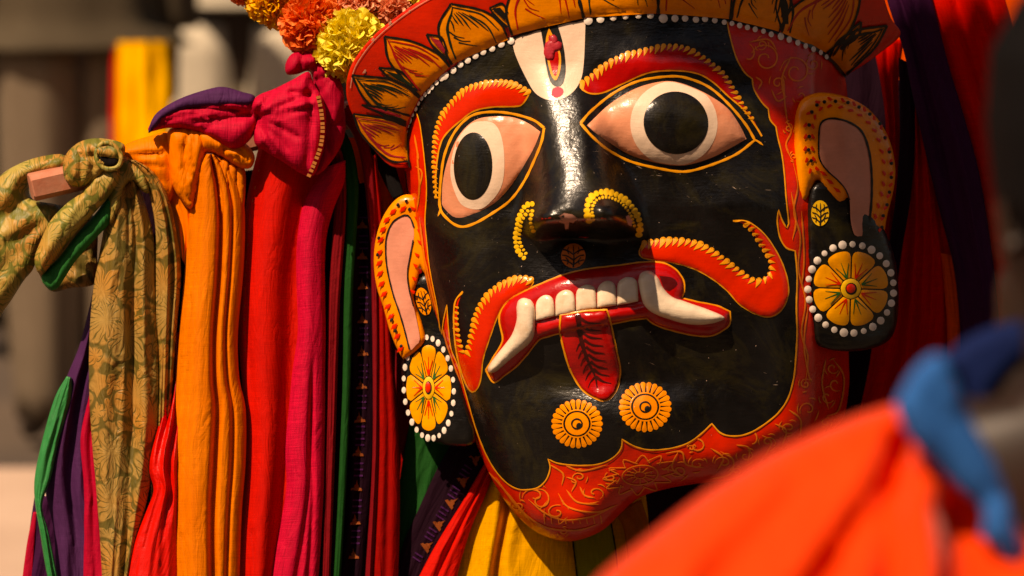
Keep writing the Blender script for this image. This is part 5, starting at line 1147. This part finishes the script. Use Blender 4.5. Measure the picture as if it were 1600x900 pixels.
puff('shirt', [[(860, 1010), (900, 942), (950, 890), (1000, 850), (1050, 810), (1100, 772), (1150, 739), (1200, 710), (1250, 687), (1300, 665), (1350, 646), (1400, 630), (1450, 600)], [(1450, 600), (1510, 690), (1560, 780), (1620, 840), (1750, 820), (1990, 690)], [(1990, 690), (2400, 900), (2500, 1300), (2480, 2000)], [(2480, 2000), (900, 2000), (880, 1500), (880, 1010)]],
     lambda x, y: HP+130+0*np.asarray(x, float)+.10*(np.asarray(y, float)-800), OS, per, bulge=150, bw=300, thick=250, closed_segs=True, spacing=15, wob=6, wobs=170,
     creases=[([(1425, 690), (1400, 760), (1330, 860), (1280, 960)], 26, 42), ([(1445, 700), (1460, 800), (1455, 960)], 22, -30), ([(1350, 690), (1310, 760), (1220, 880)], 22, 18), ([(1450, 740), (1520, 860), (1560, 960)], 36, 40), ([(1250, 740), (1160, 830), (1090, 960)], 40, 16), ([(1400, 700), (1350, 780), (1240, 950)], 20, 26), ([(1405, 690), (1395, 800), (1385, 960)], 20, 32), ([(1300, 720), (1220, 800), (1150, 930)], 24, 14), ([(1200, 770), (1110, 850), (1040, 940)], 26, -14), ([(1480, 800), (1490, 900), (1480, 980)], 22, 36)])
puff('collar', [(1400, 640), (1408, 612), (1428, 578), (1456, 554), (1478, 560), (1494, 596), (1518, 655), (1550, 715), (1574, 775), (1590, 835), (1600, 896), (1588, 890), (1560, 862), (1534, 838), (1536, 800), (1500, 764), (1462, 728), (1424, 690)], lambda x, y: HP+235-.10*(np.asarray(y, float)-650), BC, per, bulge=20, bw=46, thick=16, spacing=8, wob=2, wobs=120, creases=[([(1450, 575), (1480, 680), (1540, 780)], 14, 7), ([(1500, 650), (1560, 770)], 18, 8)])
puff('collar', [(1470, 566), (1500, 536), (1530, 518), (1570, 505), (1620, 500), (1640, 540), (1590, 575), (1556, 620), (1540, 680), (1520, 650), (1500, 600)], pl(HP-40), NV, per, bulge=24, bw=24, thick=30, spacing=9)
# trousers down to the ground
tubecloth('trousers', tuple(base), [(0, 0, .98*kk, .17, .13), (0, 0, .8*kk, .18, .14), (0, 0, .4*kk, .16, .13), (0, 0, .07, .15, .12)], cloth('khaki_cotton', srgb(120, 98, 70)), per, folds=7, amp=.05)

# ================================================================ BACKGROUND: GROUND, PEOPLE, WALL, TREES
def onground(px, d):    # ground point under a picture column at camera distance d
    v = W1(px, 450, HD(d)); return Vector((v.x, v.y, 0))
GRD = plain('packed_earth', (.075, .058, .048, 1), .9, .25, 1.2, .3, c2=(.115, .08, .055, 1))
SUNGRD = plain('painted_sunlit_ground', (.50, .34, .25, 1), .85, .1, 2.2, .2, c2=(.57, .40, .30, 1))  # pale colour stands in for sun on near ground, darker earth for shade
g = mk('ground', [(-120, -120, 0), (120, -120, 0), (120, 160, 0), (-120, 160, 0)], [(0, 1, 2, 3)], GRD, smooth=False); g['kind'] = 'structure'
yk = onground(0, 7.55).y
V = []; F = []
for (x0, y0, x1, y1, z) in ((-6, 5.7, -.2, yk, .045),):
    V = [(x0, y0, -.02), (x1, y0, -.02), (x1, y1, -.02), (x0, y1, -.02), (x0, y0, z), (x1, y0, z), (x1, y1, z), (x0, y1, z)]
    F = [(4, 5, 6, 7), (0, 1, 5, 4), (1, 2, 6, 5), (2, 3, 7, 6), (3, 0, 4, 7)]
pv = mk('sunlit_ground_slab', V, F, SUNGRD, smooth=False); pv['kind'] = 'structure'  # slab ends where the painted sunlight gives way to shade
def person_bg(label, px, d, H, yaw, top, bottom, extra=()):
    b = onground(px, d); p = empty('person', label, 'person', b)
    figure('body', b, H, SK, p, yaw); ellipsoid('hair', b+Vector((0, -.01, 1.625*H/1.7)), (.088, .095, .085), HAIR, p, 24)
    k = H/1.7
    if top: tubecloth('tunic', tuple(b), [(0, 0, 1.44*k, .09, .07), (0, 0, 1.38*k, .19, .10), (0, 0, 1.2*k, .20, .13), (0, 0, 1.0*k, .20, .14), (0, 0, top[1], top[2], .17)], top[0], p, folds=6, amp=.04, yaw=yaw, seed=int(px))
    if top:
        for s in (-1, 1): tubecloth('sleeve', tuple(b+Vector((s*.19*k*math.cos(yaw), s*.19*k*math.sin(yaw), 0))), [(0, 0, 1.41*k, .06, .07), (s*.03*k, 0, 1.15*k, .065, .07), (s*.03*k, .02, .98*k, .055, .06)], top[0], p, folds=4, amp=.05, n=32)
    if bottom[0] == 'legs':
        for s in (-1, 1): tubecloth('trouser_leg', tuple(b+Vector((s*bottom[2]*math.cos(yaw), s*bottom[2]*math.sin(yaw), 0))), [(0, 0, .96*k, bottom[3], .12), (0, 0, .5*k, bottom[3]*.92, .10), (0, 0, .09, bottom[4], .09)], bottom[1], p, folds=5, amp=.08, n=48, seed=s+5)
    else: tubecloth('skirt', tuple(b), [(0, 0, .98*k, .17, .12), (0, 0, .5*k, bottom[2]*.9, .15), (0, 0, .12, bottom[2], .14)], bottom[1], p, folds=8, amp=.09)
    return p, b
tA = cloth('brown_tunic_cotton', srgb(78, 68, 54), rough=.85); lA = cloth('drab_trouser_cotton', srgb(110, 96, 80), rough=.85)
pA, bA = person_bg('out of focus person in a brown knee tunic and drab trousers at the far left', 128, 8.0, 1.72, .3, (tA, .955, .27), ('legs', lA, .085, .105, .07))
pB, bB = person_bg('out of focus person in loose pale grey trousers behind the magenta knot', 392, 8.6, 1.72, -.2, (cloth('grey_kurta_cotton', srgb(170, 160, 142)), 1.02, .23), ('legs', cloth('pale_grey_cotton', srgb(196, 184, 164), rough=.85), .105, .115, .09))
pC, bC = person_bg('out of focus person in dark clothes at the left edge behind the brown tunic', -40, 9.4, 1.68, .1, (cloth('charcoal_cotton', srgb(60, 56, 48)), .9, .26), ('legs', cloth('dark_trouser_cotton', srgb(46, 40, 32)), .09, .10, .07))
pD, bD = person_bg('out of focus person in a grey shawl standing behind the yellow sash', 300, 10.2, 1.7, .2, (cloth('ash_grey_cotton', srgb(96, 88, 76)), .85, .25), ('skirt', cloth('taupe_cotton', srgb(104, 88, 72)), .2))
yc = empty('yellow_sash', 'out of focus yellow sash with a red edge hanging beside the brown tunic', 'sash', W1(222, 300, HD(7.8)))
def bgdrape(n, x0, x1, y0, y1, d, mat, par, **k): return drape(n, [(x0, y0), (x0-2, (y0+y1)/2), (x0+2, y1)], [(x1, y0), (x1+3, (y0+y1)/2), (x1, y1)], mat, par, h0=HD(d), **k)
bgdrape('sash_cloth', 184, 266, 66, 330, 7.8, cloth('golden_cotton', srgb(240, 172, 12)), yc, bulge=60, wr=8, seed=91, folds=[(.3, .1, -20)])
bgdrape('red_edge', 176, 188, 72, 330, 7.8, C['red'], yc, bulge=20, wr=2, seed=92, ns=16)
bm_ = bpy.data.meshes  # compound wall far behind
WALL = plain('stained_plaster', (.035, .030, .024, 1), .9, .35, 1.5, .3, c2=(.018, .018, .012, 1))
def box(name, x0, y0, z0, x1, y1, z1, mat, parent=None):
    V = [(x0, y0, z0), (x1, y0, z0), (x1, y1, z0), (x0, y1, z0), (x0, y0, z1), (x1, y0, z1), (x1, y1, z1), (x0, y1, z1)]
    return mk(name, V, [(0, 3, 2, 1), (4, 5, 6, 7), (0, 1, 5, 4), (1, 2, 6, 5), (2, 3, 7, 6), (3, 0, 4, 7)], mat, parent, smooth=False)
wl_ = empty('compound_wall', 'dark stained compound wall far behind everyone, blurred', 'wall', (-2, 15, 0))
box('wall_body', -16, 15, 0, 14, 15.3, 2.6, WALL, wl_); box('coping', -16, 14.92, 2.603, 14, 15.38, 2.72, WALL, wl_)
LEAF = plain('dark_leaf', (.030, .050, .012, 1), .6, .3, 4, .1, c2=(.055, .075, .02, 1)); BARK = plain('bark', (.07, .05, .035, 1), .9, .3, 12, .6)
def tree(label, x, y, H, R, seed, n=7000):
    t = empty('tree', label, 'tree', (x, y, 0)); r = random.Random(seed)
    tube('trunk', [(x+.06*math.sin(i*1.3), y+.05*math.cos(i), H*.62*i/8) for i in range(9)], [.24-.018*i for i in range(9)], BARK, t, 14)
    lb = []
    for k in range(7):
        a = k*.9+r.random(); p = [Vector((x, y, H*.45)).lerp(Vector((x+R*.75*math.cos(a), y+R*.75*math.sin(a), H*(.62+.06*(k % 4)))), q/5)+Vector((0, 0, .25*math.sin(q/5*3.1))) for q in range(6)]
        tube('limb', p, [.10-.015*q for q in range(6)], BARK, t, 8); lb.append(p[-1])
    cl = [Vector((x+R*r.uniform(-.8, .8), y+R*r.uniform(-.8, .8), H*r.uniform(.6, .95))) for _ in range(26)]+lb
    V = []; F = []
    for i in range(n):
        c = cl[i % len(cl)]; d = Vector((r.gauss(0, 1), r.gauss(0, 1), r.gauss(0, .7))); d = d.normalized()*R*.33*r.random()**.4; p = c+d
        u = Vector((r.gauss(0, 1), r.gauss(0, 1), r.gauss(0, .5))).normalized(); w = u.cross(Vector((r.gauss(0, 1), r.gauss(0, 1), r.gauss(0, 1)))).normalized(); s_ = r.uniform(.07, .13); m = len(V)
        V += [tuple(p-u*s_), tuple(p+w*s_*.4), tuple(p+u*s_), tuple(p-w*s_*.4)]; F.append((m, m+1, m+2, m+3))
    cr_ = mk('crown', V, F, LEAF, t, smooth=False)
    return t
tree('dark leafy tree beyond the people at the far left', -4.6, 12.6, 6.2, 3.0, 5)
tree('dark leafy tree beyond the pale grey trousers', -.6, 13.2, 6.6, 3.2, 6)

# ---- house added out of view behind the camera to darken what the lacquer mirrors
hs_ = empty('added_house', 'long plain brown house added out of view behind the camera to darken lacquer reflections', 'house', (0, -7, 0))
HW = plain('brown_limewash', (.13, .085, .05, 1), .9, .25, 1.5, .3)
for z0, z1 in ((0, 1.0), (2.4, 3.9), (5.2, 6.4)): box('wall', -14, -7.4, z0, 14, -7.0, z1, HW, hs_)
WD = plain('dark_shutter_wood', (.05, .03, .018, 1), .6, .3, 14, .3)
for z0, z1 in ((1.0, 2.4), (3.9, 5.2)):
    for i in range(8):
        x0 = -14+i*3.6; box('wall', x0, -7.4, z0, x0+2.4, -7.0, z1, HW, hs_)
        if x0+3.6 <= 14.9: box('shutter', x0+2.4, -7.3, z0, min(14, x0+3.6), -7.12, z1, WD, hs_)
box('roof', -14.5, -12, 6.4, 14.5, -6.3, 6.6, plain('clay_roof', (.16, .06, .03, 1), .9, .3, 3, .4), hs_)
